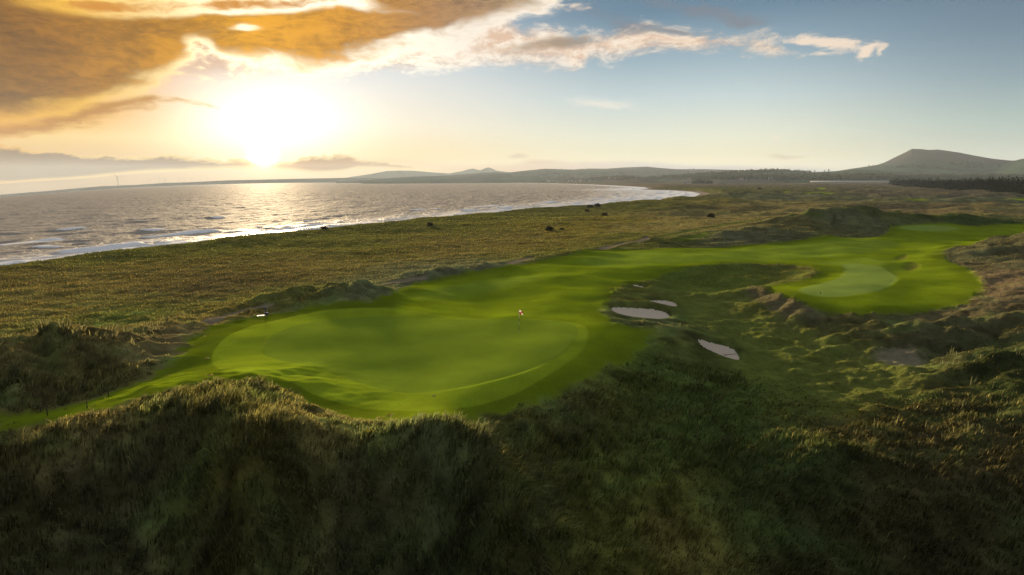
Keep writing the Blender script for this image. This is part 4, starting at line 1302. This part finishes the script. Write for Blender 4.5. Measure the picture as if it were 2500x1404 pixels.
def wood(name, spots, hmin, hmax, mat, n=26, size=.26, wr=(.32, .5), seed=1):
    g = np.random.default_rng(seed)
    C = np.array(spots)
    Hs = g.uniform(hmin, hmax, len(C)); Ws = Hs * g.uniform(wr[0], wr[1], len(C))
    C = C.astype(float); C[:, 2] -= .24 * Hs
    V, Fq = crowns(C, Hs * 1.18, Ws, n, size, g)
    o = link(name, np_mesh(name, V, Fq, mat, smooth=False))
    tag(o, kind='stuff')
    return o


# plantation at the right edge, on the links
g = np.random.default_rng(21)
sp = []
base_line = [(2172, 452), (2200, 456), (2260, 461), (2350, 467), (2440, 472.5), (2500, 477), (2640, 484)]
for _ in range(1500):
    px = g.uniform(2172, 2640)
    py = np.interp(px, [b[0] for b in base_line], [b[1] for b in base_line])
    x, y, _z = atz(px, py, 0.0)
    k = 1 + g.random() ** 1.3 * .55
    sp.append((x * k, y * k))
sp = np.array(sp)
hz = full_h(sp[:, 0], sp[:, 1])
wood('plantation', np.column_stack([sp, hz - .5]), 10.0, 15.5, leaf_mat('plantation_leaf', (.006, .010, .007), (.014, .020, .012), .1), 60, .17, (.20, .34), 3)


def scatter_wood(name, key, boxes, hmin, hmax, mat, n=22, seed=5, size=.3):
    g = np.random.default_rng(seed)
    sp = []
    for x0, y0, x1, y1, cnt, th in boxes:
        for _ in range(cnt):
            t = g.random()
            p = on_hill(key, x0 + (x1 - x0) * t, y0 + (y1 - y0) * t + g.normal() * th)
            if p:
                sp.append((p[0], p[1], p[2] - .6))
    return wood(name, sp, hmin, hmax, mat, n, size, seed=seed)


scatter_wood('woodland', 'near_fields', [(1560, 438, 1700, 432, 160, 1.2), (1620, 430, 1790, 424, 260, 1.4), (1690, 437, 1900, 434, 620, 1.8), (1780, 424, 1900, 418, 160, 1.8), (1880, 437, 2190, 437, 900, 1.6), (1900, 430, 2180, 430, 200, 1.4), (1900, 418, 1980, 422, 60, .8), (2160, 434, 2600, 434, 600, 1.8)],
             10, 16, M_LEAF, 26, 31, .3)
scatter_wood('woodland', 'village_coast', [(1150, 440, 1330, 437, 200, 1.6), (1250, 437, 1400, 434, 220, 1.6), (1370, 438, 1560, 436, 260, 2.2), (1440, 436, 1545, 432, 140, 1.2), (950, 440, 1180, 438, 140, 1.5)], 8, 15, M_LEAFB, 20, 32)
scatter_wood('woodland', 'law', [(2190, 408, 2260, 406, 70, 1.6), (2250, 410, 2300, 409, 40, 1.2), (2320, 400, 2440, 404, 170, 2.2), (2340, 408, 2420, 411, 70, 1.6), (2140, 408, 2200, 408, 30, 1.0)], 7, 12, M_LEAFD, 18, 33)
scatter_wood('woodland', 'mid', [(1460, 424, 1570, 423, 70, .8), (1250, 425, 1440, 428, 70, 1.4), (1320, 413.5, 1440, 413, 24, .4), (1600, 419, 1760, 420, 90, 1.4)], 9, 14, M_LEAF, 18, 34)


def make_tree(name, h, w, mat, n=260, seed=1, trunk=.32):
    g = np.random.default_rng(seed)
    root = empty(name)
    t = MB().tube([(0, 0, -.4), (0.02 * h, 0, h * .3), (0, .02 * h, h * .62)], [.035 * h, .026 * h, .012 * h], 7)
    for i in range(4):
        a = i * 1.7 + .4
        t.tube([(0.01 * h, 0, h * (.3 + .05 * i)), (math.cos(a) * w * .6, math.sin(a) * w * .6, h * (.55 + .05 * i))], [.016 * h, .006 * h], 5)
    t.build('trunk', M_BARK, root, True)
    V, Fq = crowns(np.array([[0, 0, h * trunk * .35]]), np.array([h * .95]), np.array([w]), n, .17, g)
    link('crown', np_mesh('crown', V, Fq, mat, smooth=False), root)
    return root


# trees that stand out against the sky on the far ridges
tree0 = make_tree('tree', 13.0, 6.0, M_LEAF, 240, 11)
SKY_TREES = [(1980, 419.5, 'near_fields', 1.0, 'round dark tree, leftmost of the few on the skyline left of the big hill'),
             (1989, 419.5, 'near_fields', 1.25, 'slim dark tree just right of the leftmost skyline tree'),
             (2013, 418.6, 'near_fields', 1.1, 'squat dark tree touching the largest skyline tree left of the big hill'),
             (2023, 418.2, 'near_fields', 1.55, 'largest dark tree on the low skyline left of the big hill'),
             (2122, 406.5, 'law', 1.3, 'dark tree at the left foot of the big hill, first of two on the skyline'),
             (2132, 405.5, 'law', 1.1, 'smaller dark tree at the left foot of the big hill, nearer its slope'),
             (1684, 414.5, 'mid', 1.6, 'hazy tree at the left end of the clump on the ridge above the cottage'),
             (1693, 414.5, 'mid', 1.7, 'hazy tree at the right end of the clump on the ridge above the cottage')]
first = True
for px, py, key, sc, lab in SKY_TREES:
    p = None
    for k in range(8):
        p = on_hill(key, px, py + k * .4)
        if p: break
    if not p: continue
    p = (p[0], p[1], p[2] - .5)
    if first:
        o = tree0; o.location = p; o.scale = (sc * .62,) * 3; first = False
    else:
        o = copy_thing(tree0, p, px, sc * .62)
    tag(o, lab, 'tree', 'trees standing on the far skyline')


# cottages, farmhouses and the village
M_WALLW = flat_mat('white_render', (.55, .53, .50), .85)
M_WALLC = flat_mat('pale_render', (.50, .47, .42), .85)
M_SLATE = flat_mat('slate', (.16, .16, .17), .7)
M_TILE = flat_mat('clay_tile', (.24, .15, .11), .8)
M_PANE = flat_mat('window_glass', (.05, .06, .07), .15)


def make_house(name, w, d, h, wm, rm, windows=True):
    root = empty(name)
    b = MB()
    rh = d * .42
    V = [(-w / 2, -d / 2, -3), (w / 2, -d / 2, -3), (w / 2, d / 2, -3), (-w / 2, d / 2, -3), (-w / 2, -d / 2, h), (w / 2, -d / 2, h), (w / 2, d / 2, h), (-w / 2, d / 2, h), (-w / 2, 0, h + rh), (w / 2, 0, h + rh)]
    b.add(V, [(0, 1, 5, 4), (2, 3, 7, 6), (1, 2, 6, 9, 5), (3, 0, 4, 8, 7), (0, 3, 2, 1)])
    b.build('wall', wm, root)
    r = MB(); o = .35; t = .18
    for s in (-1, 1):
        r.add([(-w / 2 - o, s * (d / 2 + o), h - .25), (w / 2 + o, s * (d / 2 + o), h - .25), (w / 2 + o, 0, h + rh + .06), (-w / 2 - o, 0, h + rh + .06),
               (-w / 2 - o, s * (d / 2 + o), h - .25 + t), (w / 2 + o, s * (d / 2 + o), h - .25 + t), (w / 2 + o, 0, h + rh + .06 + t), (-w / 2 - o, 0, h + rh + .06 + t)],
              [(0, 3, 2, 1), (4, 5, 6, 7), (0, 1, 5, 4), (1, 2, 6, 5), (2, 3, 7, 6), (3, 0, 4, 7)])
    ro = r.build('roof', rm, root)
    MB().box((w * .36, 0, h + rh + .5), (.9, 1.2, 1.6)).build('chimney', wm, ro)
    if windows:
        for x in (-w * .3, 0, w * .3):
            for z in ([h * .3, h * .75] if h > 4.5 else [h * .5]):
                if x == 0 and z < h * .5:
                    MB().box((x, -d / 2 - .02, 1.0), (1.1, .1, 2.1)).build('door', M_SLATE, root)
                else:
                    MB().box((x, -d / 2 - .02, z), (1.2, .1, 1.3)).build('window', M_PANE, root)
    return root


def ground_at(px, py):
    x, y = G(px, py)
    return x, y, ground_z(x, y)


def place_house(o, p, sc, lab, cat, rz, group=None):
    o.location = p; o.scale = (sc, sc, sc); o.rotation_euler = (0, 0, rz)
    tag(o, lab, cat, group)


pc = atd(1675, 447.5, 2500)
place_house(make_house('cottage', 13, 7.5, 5.0, M_WALLW, M_SLATE), (pc[0], pc[1], ground_z(pc[0], pc[1])), 1.0, 'white gabled cottage beside the dark trees above the curve of the bay', 'house', -.5)
pc = atd(1684, 446.8, 2560)
place_house(make_house('cottage', 10, 7.0, 4.2, M_WALLW, M_SLATE), (pc[0], pc[1], ground_z(pc[0], pc[1])), 1.0, 'smaller white cottage right of its twin, hard against the dark trees above the bay', 'house', .9)
p = on_hill('near_fields', 1882, 439) or atd(1882, 440, 3000)
place_house(make_house('farmhouse', 17, 8, 5.6, M_WALLW, M_SLATE), p, 1.15, 'bright white farmhouse alone in front of the dark trees on the flat land', 'house', .25)
p = on_hill('near_fields', 1810, 439.5) or atd(1810, 441, 3000)
place_house(make_house('farmhouse', 15, 8, 5.0, M_WALLC, M_TILE), p, 1.1, 'low dull pink farmhouse at the foot of the trees, left of the white farmhouse', 'house', -.2)
p = on_hill('near_fields', 1868, 429) or atd(1868, 430, 3600)
place_house(make_house('farmhouse', 15, 8, 5.0, M_WALLC, M_SLATE), p, 1.1, 'pale house half hidden among the trees above the white farmhouse', 'house', .5)

vill = [(1187, 440.6), (1255, 441.4), (1262, 441.4), (1285, 441.8), (1297, 442), (1303, 442), (1315, 442.4), (1321, 442.4), (1328, 442), (1334, 442.6), (1341, 442.4), (1349, 442.6), (1356, 442.4), (1388, 443), (1396, 442.6), (1419, 443.6), (1436, 444.2), (1442, 444), (1447, 444.6), (1454, 444.8),
        (1488, 435.6), (1494, 434.8), (1499, 436), (1505, 435.2)]
h0 = make_house('village_house', 16, 9, 6.0, M_WALLW, M_SLATE, False)
h1 = make_house('village_house', 15, 9, 6.0, M_WALLC, M_TILE, False)
used = set()
for i, (px, py) in enumerate(vill):
    p = on_hill('village_coast', px, py)
    if p is None:
        continue
    src = h0 if i % 3 else h1
    k = .75 + .3 * ((i * 37) % 10) / 10
    rz = [.2, 1.3, -.5, .9, 2.0][i % 5]
    if src not in used:
        used.add(src); o = src
        o.location = p; o.rotation_euler = (0, 0, rz); o.scale = (k,) * 3
    else:
        o = copy_thing(src, p, rz, k)
    if py < 438:
        tag(o, 'pale house in the cluster high among trees right of the shore village', 'house', 'village houses on the wooded rise')
    elif px < 1280:
        tag(o, 'pale house strung out along the far shore left of the village', 'house', 'scattered houses along the far shore')
    elif px < 1370:
        tag(o, 'pale house by the water in the middle of the village across the bay', 'house', 'houses in the middle of the shore village')
    else:
        tag(o, 'pale house by the water at the right end of the village across the bay', 'house', 'houses at the right end of the shore village')

# long low polytunnels in front of the trees
M_TUNNEL = flat_mat('tunnel_film', (.60, .58, .55), .5)


def polytunnel(px0, px1, py, dist, lab, rows=3, r=3.6):
    a, b = Vector(atd(px0, py, dist)), Vector(atd(px1, py, dist))
    a.z = b.z = min(a.z, b.z)
    root = empty('polytunnel', (a + b) / 2)
    L = (b - a).length; ax = (b - a).normalized()
    root.rotation_euler = (0, 0, math.atan2(ax.y, ax.x))
    m = MB()
    for k in range(rows):
        n = 9
        V = []
        for xx in (-L / 2, L / 2):
            for i in range(n):
                t = math.pi * i / (n - 1)
                V.append((xx, k * r * 2 + r * math.cos(t), -1 + (r + 1) * math.sin(t)))
        m.add(V, [(i, i + 1, n + i + 1, n + i) for i in range(n - 1)] + [tuple(range(n))[::-1], tuple(range(n, 2 * n))])
    m.build('tunnel_cover', M_TUNNEL, root, True)
    for xx in (-L / 2 - .05, L / 2 + .05):
        for k in range(rows):
            MB().box((xx, k * r * 2, 1.1), (.12, 2.4, 2.6)).build('end_door', M_SLATE, root)
    tag(root, lab, 'polytunnel')


polytunnel(1978, 2178, 444.5, 2300, 'long pale polytunnel row on the flat land below the big hill')


# ---------------------------------------------------------------- wind turbines across the water
M_TURB = flat_mat('turbine_paint', (.34, .31, .29), .5)


def make_turbine(hub, blade, angs, rz=0.0):
    root = empty('wind_turbine')
    MB().tube([(0, 0, -6), (0, 0, hub * .5), (0, 0, hub)], [hub * .030, hub * .024, hub * .017], 12).build('tower', M_TURB, root, True)
    MB().box((0, 0, hub + hub * .01), (hub * .045, hub * .12, hub * .045)).build('nacelle', M_TURB, root, bevel=.3)
    hb = MB().tube([(0, -hub * .06, hub + hub * .01), (0, -hub * .085, hub + hub * .01), (0, -hub * .10, hub + hub * .01)], [hub * .024, hub * .020, hub * .006], 10).build('hub', M_TURB, root, True)
    for a in angs:
        b = MB()
        dx, dz = math.cos(R(a)), math.sin(R(a))
        st = [(0.02, .010), (.14, .030), (.35, .024), (.7, .014), (1.0, .003)]
        V = []
        for s, c in st:
            s *= blade; c *= blade
            cx, cz = dx * s, dz * s
            nx, nz = -dz, dx
            V += [(cx + nx * c, -hub * .078, hub * 1.01 + cz + nz * c), (cx, -hub * .078 - c * .35, hub * 1.01 + cz), (cx - nx * c, -hub * .078, hub * 1.01 + cz - nz * c), (cx, -hub * .078 + c * .35, hub * 1.01 + cz)]
        Fs = []
        for i in range(len(st) - 1):
            for k in range(4):
                Fs.append((i * 4 + k, i * 4 + (k + 1) % 4, i * 4 + 4 + (k + 1) % 4, i * 4 + 4 + k))
        Fs += [(0, 1, 2, 3), tuple(len(V) - 1 - i for i in range(4))]
        b.add(V, Fs).build('blade', M_TURB, root, True)
    root.rotation_euler = (0, 0, rz)
    return root


def place_turb(o, px, base_py, dist, lab, group):
    p = atd(px, base_py, dist)
    o.location = p
    tag(o, lab, 'wind turbine', group)


big = make_turbine(96, 74, (136, 16, 256), R(21))
place_turb(big, 289, 453.5, 8900, 'tall wind turbine, much the largest, standing at the far shore below the cloud bank', None)
small = make_turbine(44, 26, (90, 210, 330), R(18))
g = np.random.default_rng(8)
for i, (px, py) in enumerate([(364, 447.5), (390, 446), (401.5, 445.8), (406.5, 445.6), (438, 443.2), (451, 442.8), (469, 442), (507, 440.5)]):
    if i == 0:
        o = small
    else:
        o = copy_thing(small, (0, 0, 0), R(18) + g.normal() * .15, g.uniform(.8, 1.15))
    d = atd(px, py, 9350)
    o.location = d
    tag(o, 'tiny hazy wind turbine in the row on the far ridge right of the tall turbine', 'wind turbine', 'tiny wind turbines on the far ridge')


# ---------------------------------------------------------------- bushes on the links
def make_bush(h, w, n, seed, mat=M_GORSE, size=.14):
    g = np.random.default_rng(seed)
    root = empty('gorse_bush')
    V, Fq = crowns(np.array([[0, 0, -.42 * h]]), np.array([h * 1.3]), np.array([w]), n, size, g)
    link('foliage', np_mesh('foliage', V, Fq, mat, smooth=False), root)
    s = MB()
    for i in range(7):
        a = i * 2.4
        s.tube([(.05 * math.cos(a), .05 * math.sin(a), -.2), (w * .5 * math.cos(a), w * .5 * math.sin(a), h * (.5 + .04 * i))], [.05, .02], 5)
    s.build('stem', M_BARK, root, True)
    return root


bush0 = make_bush(2.2, 2.1, 900, 4)
BUSHES = [(1341, 563, .82, 'largest dark rounded gorse bush, alone in the rough grass between the sea and the fairway'),
          (1372, 562, .42, 'low greyish bush just right of the largest gorse bush'),
          (1050, 553, .75, 'low dark bush near the grass edge above the surf, left of the large gorse bush'),
          (1433, 516, .75, 'dark bush on the sloping grass just below the shore shrubs'),
          (1476, 526, .85, 'dark bush in open grass, right of and below the bush by the shore shrubs'),
          (1656, 505, 1.0, 'dark bush alone in the grass below the curve of the beach'),
          (792, 561, .7, 'small dark bush at the very edge of the grass above the breaking waves'),
          (1459, 505, 1.2, 'dark shrub sticking up on the grass edge against the pale water'),
          (1440, 507, 1.0, 'low dark shrub on the grass edge, left of the one sticking up against the water'),
          (1735, 531, 1.0, 'flat dark bush in the straw coloured grass right of the shore'),
          (1855, 463.5, 1.8, 'dark bush on the flat links beyond the beach')]
for i, (px, py, sc, lab) in enumerate(BUSHES):
    p = ground_at(px, py)
    if i == 0:
        o = bush0; o.location = p; o.scale = (sc * .85,) * 3
    else:
        o = copy_thing(bush0, p, i * 1.3, sc * .8)
    tag(o, lab, 'bush', 'dark bushes on the links')

# thicket behind the cottages
g = np.random.default_rng(51)
sp = []
for _ in range(60):
    x, y, z = atd(g.uniform(1692, 1738), 447, g.uniform(2480, 2650))
    sp.append((x, y, ground_z(x, y) - .5))
wood('thicket', sp, 9, 16, M_LEAFD, 40, .2, (.4, .6), 6)


# ---------------------------------------------------------------- things on the course
M_WHITE = flat_mat('white_paint', (.78, .77, .74), .5)
M_DARK = flat_mat('black_paint', (.02, .02, .022), .9)
M_RED = leaf_mat('red_cloth', (.42, .012, .045), (.44, .014, .05), .5)
M_WCLOTH = leaf_mat('white_cloth', (.82, .80, .82), (.84, .82, .84), .5)
M_POST = flat_mat('dark_timber', (.028, .022, .016), .85)
M_BLUEGREY = flat_mat('blue_grey_paint', (.13, .14, .21), .95)
M_BOARD = flat_mat('white_board', (.60, .58, .50), .6)
M_STEEL = flat_mat('steel', (.45, .45, .46), .35, 1.0)
M_WOODL = flat_mat('pale_timber', (.30, .22, .13), .7)

fx, fy = G(1267, 813)
fz = ground_z(fx, fy)
fs = empty('flagstick', (fx, fy, fz))
tag(fs, 'white and black flagstick with a red and white quartered flag on the first green', 'flagstick')
PH = 2.35
MB().tube([(0, 0, -.1), (.03, 0, PH)], [.016, .013], 10).build('pole', M_WHITE, fs, True)
for z0, z1 in ((.38, .82), (1.18, 1.52)):
    MB().tube([(.0128 * z0, 0, z0), (.0128 * z1, 0, z1)], [.0185, .0180], 10).build('band', M_DARK, fs, True)
# quartered flag hanging in a light wind
nx_, nz_ = 16, 12
FW, FH = .50, .38
Vf, Ff, Fm = [], [], []
for j in range(nz_ + 1):
    for i in range(nx_ + 1):
        s, t = i / nx_, j / nz_
        ang = -.62 * s
        x = FW * s * (1 - .22 * s)
        Vf.append((.03 + x * .92, .07 * math.sin(s * 7 + t * 1.4) * s + .12 * s, PH - .02 - FH * t - FW * s * s * .42 + .02 * math.sin(t * 5 + s * 3)))
for j in range(nz_):
    for i in range(nx_):
        k = j * (nx_ + 1) + i
        Ff.append((k, k + 1, k + nx_ + 2, k + nx_ + 1))
        Fm.append(0 if (i < nx_ // 2) == (j < nz_ // 2) else 1)
me = bpy.data.meshes.new('flag'); me.from_pydata(Vf, [], Ff)
me.materials.append(M_WCLOTH); me.materials.append(M_RED)
me.polygons.foreach_set('material_index', Fm); me.polygons.foreach_set('use_smooth', [True] * len(Ff))
fo = link('flag', me, fs)
md = fo.modifiers.new('thickness', 'SOLIDIFY'); md.thickness = .006
MB().tube([(0, 0, .012), (0, 0, .016)], [.06, .06], 16).build('hole_rim', M_WHITE, fs)
MB().tube([(0, 0, .017), (0, 0, .019)], [.052, .052], 16).build('hole', M_DARK, fs)  # raised black disc drawn for the shaded inside of the cup

# blue grey post and long white board at the back of the green
px_, py_ = G(649, 767)
bp = empty('ball_washer', (px_, py_, ground_z(px_, py_)))
tag(bp, 'blue grey ball washer post behind the right end of the white board', 'ball washer')
MB().tube([(0, 0, -.1), (0, 0, .62)], [.055, .05], 12).build('post', M_BLUEGREY, bp, True)
MB().tube([(0, 0, .60), (0, 0, .66), (0, 0, .86), (0, 0, .92)], [.06, .11, .11, .05], 14).build('head', M_BLUEGREY, bp, True)
MB().box((.08, 0, .12), (.40, .30, .24)).build('base', M_BLUEGREY, bp, bevel=.02)
MB().tube([(.1, 0, .76), (.2, 0, .76), (.2, 0, .86)], [.012, .012, .012], 8).build('handle', M_STEEL, bp, True)
qx, qy = G(638, 770.5)
bd = empty('bench', (qx, qy, ground_z(qx, qy)), R(24))
bd.scale = (.7, .7, .4)
tag(bd, 'low white slatted bench at the back of the green beside the blue grey post', 'bench')
MB().box((0, 0, .34), (1.35, .40, .06)).build('seat', M_BOARD, bd, bevel=.01)
for sx in (-.52, .52):
    MB().box((sx, 0, .14), (.08, .34, .36)).build('leg', M_BOARD, bd)

# dark stakes along the shaded strip at the left
STAKES = [(116, 1017, 'dark stake nearest the picture edge, leftmost of three along the shaded mown strip'), (213, 998, 'middle one of three dark stakes along the shaded mown strip'), (265, 969, 'dark stake farthest along the mown strip, closest to the green')]
for i, (px, py, lab) in enumerate(STAKES):
    p = ground_at(px, py)
    if i == 0:
        st0 = empty('stake', p)
        MB().tube([(0, 0, -.15), (.01, 0, .42)], [.035, .032], 8).build('post', M_POST, st0, True)
        MB().tube([(.01, 0, .40), (.01, 0, .46), (.01, 0, .49)], [.042, .042, .012], 8).build('cap', M_POST, st0, True)
        o = st0
    else:
        o = copy_thing(st0, p, i * .7, 1.0)
    tag(o, lab, 'stake', 'dark stakes along the mown strip')

# rake lying in the nearest bunker
rx, ry = G(1782, 861)
rk = empty('rake', (rx, ry, ground_z(rx, ry) + .05), R(8))
tag(rk, 'long handled rake lying on the sand of the lowest bunker', 'rake')
MB().tube([(-.5, 0, .03), (.95, .1, .05)], [.022, .02], 8).build('handle', M_POST, rk, True)
hd = MB().box((-.52, 0, .04), (.07, .55, .05)).build('head', M_WOODL, rk, bevel=.01)
tm = MB()
for k in range(9):
    tm.box((-.53, -.24 + .06 * k, -.01), (.02, .015, .08))
tm.build('teeth', M_DARK, hd)

# small dark objects on the turf
sx_, sy_ = G(1060, 968)
sc_ = empty('sprinkler_head', (sx_, sy_, ground_z(sx_, sy_)))
sc_.scale = (.6, .6, .6)
tag(sc_, 'small dark round sprinkler cover set in the front fringe of the first green', 'sprinkler')
MB().tube([(0, 0, -.05), (0, 0, .03), (0, 0, .045)], [.16, .16, .12], 16).build('lid', M_DARK, sc_, True)
MB().tube([(0, 0, -.05), (0, 0, .022)], [.22, .20], 16).build('collar', M_DARK, sc_, True)
sx_, sy_ = G(2003, 717.5)
cp = empty('hole_marker', (sx_, sy_, ground_z(sx_, sy_)))
cp.scale = (.6, .6, .6)
tag(cp, 'small dark hole marker on the second, paler green at the right', 'marker')
MB().tube([(0, 0, -.05), (0, 0, .10), (0, 0, .26)], [.10, .10, .05], 12).build('post', M_DARK, cp, True)
MB().tube([(0, 0, -.05), (0, 0, .03)], [.2, .19], 16).build('disc', M_DARK, cp, True)

# yellow flowered clump on the dune top
yx, yy = G(905, 1073)
yf = empty('flowering_plant', (yx, yy, ground_z(yx, yy)))
tag(yf, 'small clump of yellow flowers in the pale grass on the dune top', 'plant')
g = np.random.default_rng(77)
C0 = np.array([[0, 0, .18]])
V, Fq = crowns(C0, np.array([.30]), np.array([.24]), 40, .16, g)
link('flowers', np_mesh('flowers', V, Fq, leaf_mat('yellow_petal', (.55, .42, .01), (.70, .58, .02)), smooth=False), yf)
V, Fq = crowns(np.array([[0, 0, -.05]]), np.array([.5]), np.array([.3]), 120, .2, g)
link('leaves', np_mesh('leaves', V, Fq, M_LEAF, smooth=False), yf)


# ---------------------------------------------------------------- rough grass
def grass_mat():
    m, N = new_mat('grass_blade')
    c = N.attr('Col')
    d = N.new('ShaderNodeBsdfDiffuse'); N.put(d.inputs['Color'], c)
    t = N.new('ShaderNodeBsdfTranslucent'); N.put(t.inputs['Color'], c)
    x = N.new('ShaderNodeMixShader'); x.inputs[0].default_value = .48
    N.put(x.inputs[1], d.outputs[0]); N.put(x.inputs[2], t.outputs[0])
    finish(N, x.outputs[0])
    return m


def scatter_grass(name, n, r0, r1, ex, hscale, mat, seed, wk, bvar=.42, clump=0):
    g = np.random.default_rng(seed)
    e = 1 - ex
    r = (r0 ** e + g.random(n) * (r1 ** e - r0 ** e)) ** (1 / e)
    a = np.radians(g.uniform(-49, 50, n))
    X, Y = r * np.sin(a), r * np.cos(a)
    ox = oy = np.zeros(n)
    if clump:                    # tall tufts: blades fan out from shared crowns
        cen = g.integers(0, n, n // clump)[g.integers(0, n // clump, n)]
        ox, oy = g.normal(size=n) * .16, g.normal(size=n) * .16
        X, Y = X[cen] + ox, Y[cen] + oy
        r = np.hypot(X, Y)
    # gather into tussocks
    kf = sstep(r, 60, 130)
    tx = (1 - kf) * perlin(X / .75, Y / .75, 201) + kf * perlin(X / 2.2, Y / 2.2, 202)
    keep = np.zeros(n, bool); Z = np.empty(n); C = np.empty((n, 3)); hk = np.empty(n); gx = np.empty(n); gy = np.empty(n)
    for i in range(0, n, 100000):
        s = slice(i, i + 100000)
        z = zones(X[s], Y[s])
        Z[s] = full_h(X[s], Y[s], z)
        gx[s] = (smooth_h(X[s] + .6, Y[s]) - smooth_h(X[s] - .6, Y[s])) / 1.2
        gy[s] = (smooth_h(X[s], Y[s] + .6) - smooth_h(X[s], Y[s] - .6)) / 1.2
        C[s] = veg_colour(X[s], Y[s])
        pot = np.maximum.reduce([sstep(b, -.25, -.05) for b in z['bunk_d']])
        edge = sstep(-z['fair_d'], -.6, 3.2)
        nb = np.maximum.reduce([sstep(b, -4.5, -1.0) for b in z['bunk_d']])
        keep[s] = (nb < .62) & (z['bare'] < .4) & (z['path'] < .3) & (pot < .5) & (z['far'] < .4) & (z['s'] > z['bw'] * .9) & (z['trail'] < .6) & ((z['fair'] < .12) | ((z['fair_d'] < 2.6) & (r[s] < 120) & (perlin(X[s] * .7, Y[s] * .7, 231) > .36) & (z['apron'] < .1)))
        hk[s] = (.22 + .78 * edge) * (1 - .8 * nb) * (1 - .66 * z['short'])
    dens = np.clip(.55 + 1.1 * tx, .12, 1) if r1 < 100 else np.clip(.75 + .6 * tx, .2, 1)
    east = sstep(np.arctan2(X, Y), R(3), R(9))     # the slopes east of the green carry shorter grass
    keep &= g.random(n) < dens * (1 - (.85 if clump else .0) * east)
    hk = hk * (1 - .42 * east)
    i = np.nonzero(keep)[0]
    X, Y, Z, C, hk, r, tx, gx, gy, ox, oy = (q[i] for q in (X, Y, Z, C, hk, r, tx, gx, gy, ox, oy))
    k = len(i)
    patch = fbm(X / 4.0, Y / 4.0, 2, 211)
    hgt = hscale * hk * g.uniform(.55, 1.25, k) * np.clip(.8 + .7 * tx + .6 * patch, .3, 1.7)
    wid = np.maximum(.010, wk * r) * g.uniform(.7, 1.3, k)
    # prevailing wind from the sea, blades also hang down the slope
    th = R(-20) + .55 * perlin(X / 6, Y / 6, 221) * 2 + g.normal(size=k) * .55
    lx = np.cos(th) * .62 - gx * .7 + ox * 2.4; ly = np.sin(th) * .62 - gy * .7 + oy * 2.4
    ln = hgt * g.uniform(.45, 1.15, k)
    fa = g.uniform(0, math.pi, k) * .5 + np.arctan2(Y, X) - math.pi / 2 + g.normal(size=k) * .6
    wx, wy = np.cos(fa) * wid / 2, np.sin(fa) * wid / 2
    root = np.stack([X, Y, Z - .04], 1)
    W = np.stack([wx, wy, np.zeros(k)], 1)
    mid = root + np.stack([lx * ln * .32, ly * ln * .32, hgt * .62], 1)
    tip = root + np.stack([lx * ln * 1.0, ly * ln * 1.0, hgt * (1.0 - .25 * np.hypot(lx, ly))], 1)
    V = np.stack([root - W, root + W, mid - W * .8, mid + W * .8, tip], 1).reshape(-1, 3)
    b = np.arange(k) * 5
    quad = np.stack([b, b + 1, b + 3, b + 2], 1); tri = np.stack([b + 2, b + 3, b + 4], 1)
    br = (g.lognormal(0, bvar, (k, 1)) * (1 + (.6 if r1 < 100 else .22) * tx[:, None])).clip(.3, 2.6)
    dry = (g.random((k, 1)) < .15)
    cb = np.where(dry, C * .4 + np.array(C_STRAW) * .6, C) * br
    if clump:
        cb = (cb * .5 + np.array((.120, .128, .066)) * .5) * 1.2
    cv = np.repeat(cb, 5, 0)
    o = link(name, np_mesh(name, V, [quad, tri], mat, {'Col': cv}, smooth=False))
    tag(o, kind='stuff')


M_BLADE = grass_mat()
scatter_grass('marram_grass', 390000, 17, 62, 1.3, .86, M_BLADE, 5, .00115, .58)
scatter_grass('rough_grass', 500000, 55, 330, 1.5, .36, M_BLADE, 6, .00070, .22)
scatter_grass('marram_tufts', 155000, 17, 75, 1.2, 1.15, M_BLADE, 9, .00115, .35, 32)


# ---------------------------------------------------------------- the air
def build_haze():
    me = bpy.data.meshes.new('haze')
    x0, x1, y0, y1, z0, z1 = -10500, 10500, -900, 14500, -300, 345
    V = [(x0, y0, z0), (x1, y0, z0), (x1, y1, z0), (x0, y1, z0), (x0, y0, z1), (x1, y0, z1), (x1, y1, z1), (x0, y1, z1)]
    me.from_pydata(V, [], [(0, 3, 2, 1), (4, 5, 6, 7), (0, 1, 5, 4), (1, 2, 6, 5), (2, 3, 7, 6), (3, 0, 4, 7)])
    m, N = new_mat('sea_haze')
    v = N.new('ShaderNodeVolumePrincipled')
    v.inputs['Color'].default_value = (.68, .82, 1.0, 1)
    v.inputs['Density'].default_value = 4.2e-5
    v.inputs['Anisotropy'].default_value = .12
    out = N.new('ShaderNodeOutputMaterial')
    N.t.links.new(v.outputs[0], out.inputs['Volume'])
    me.materials.append(m)
    o = link('haze', me)
    tag(o, kind='stuff')


build_haze()
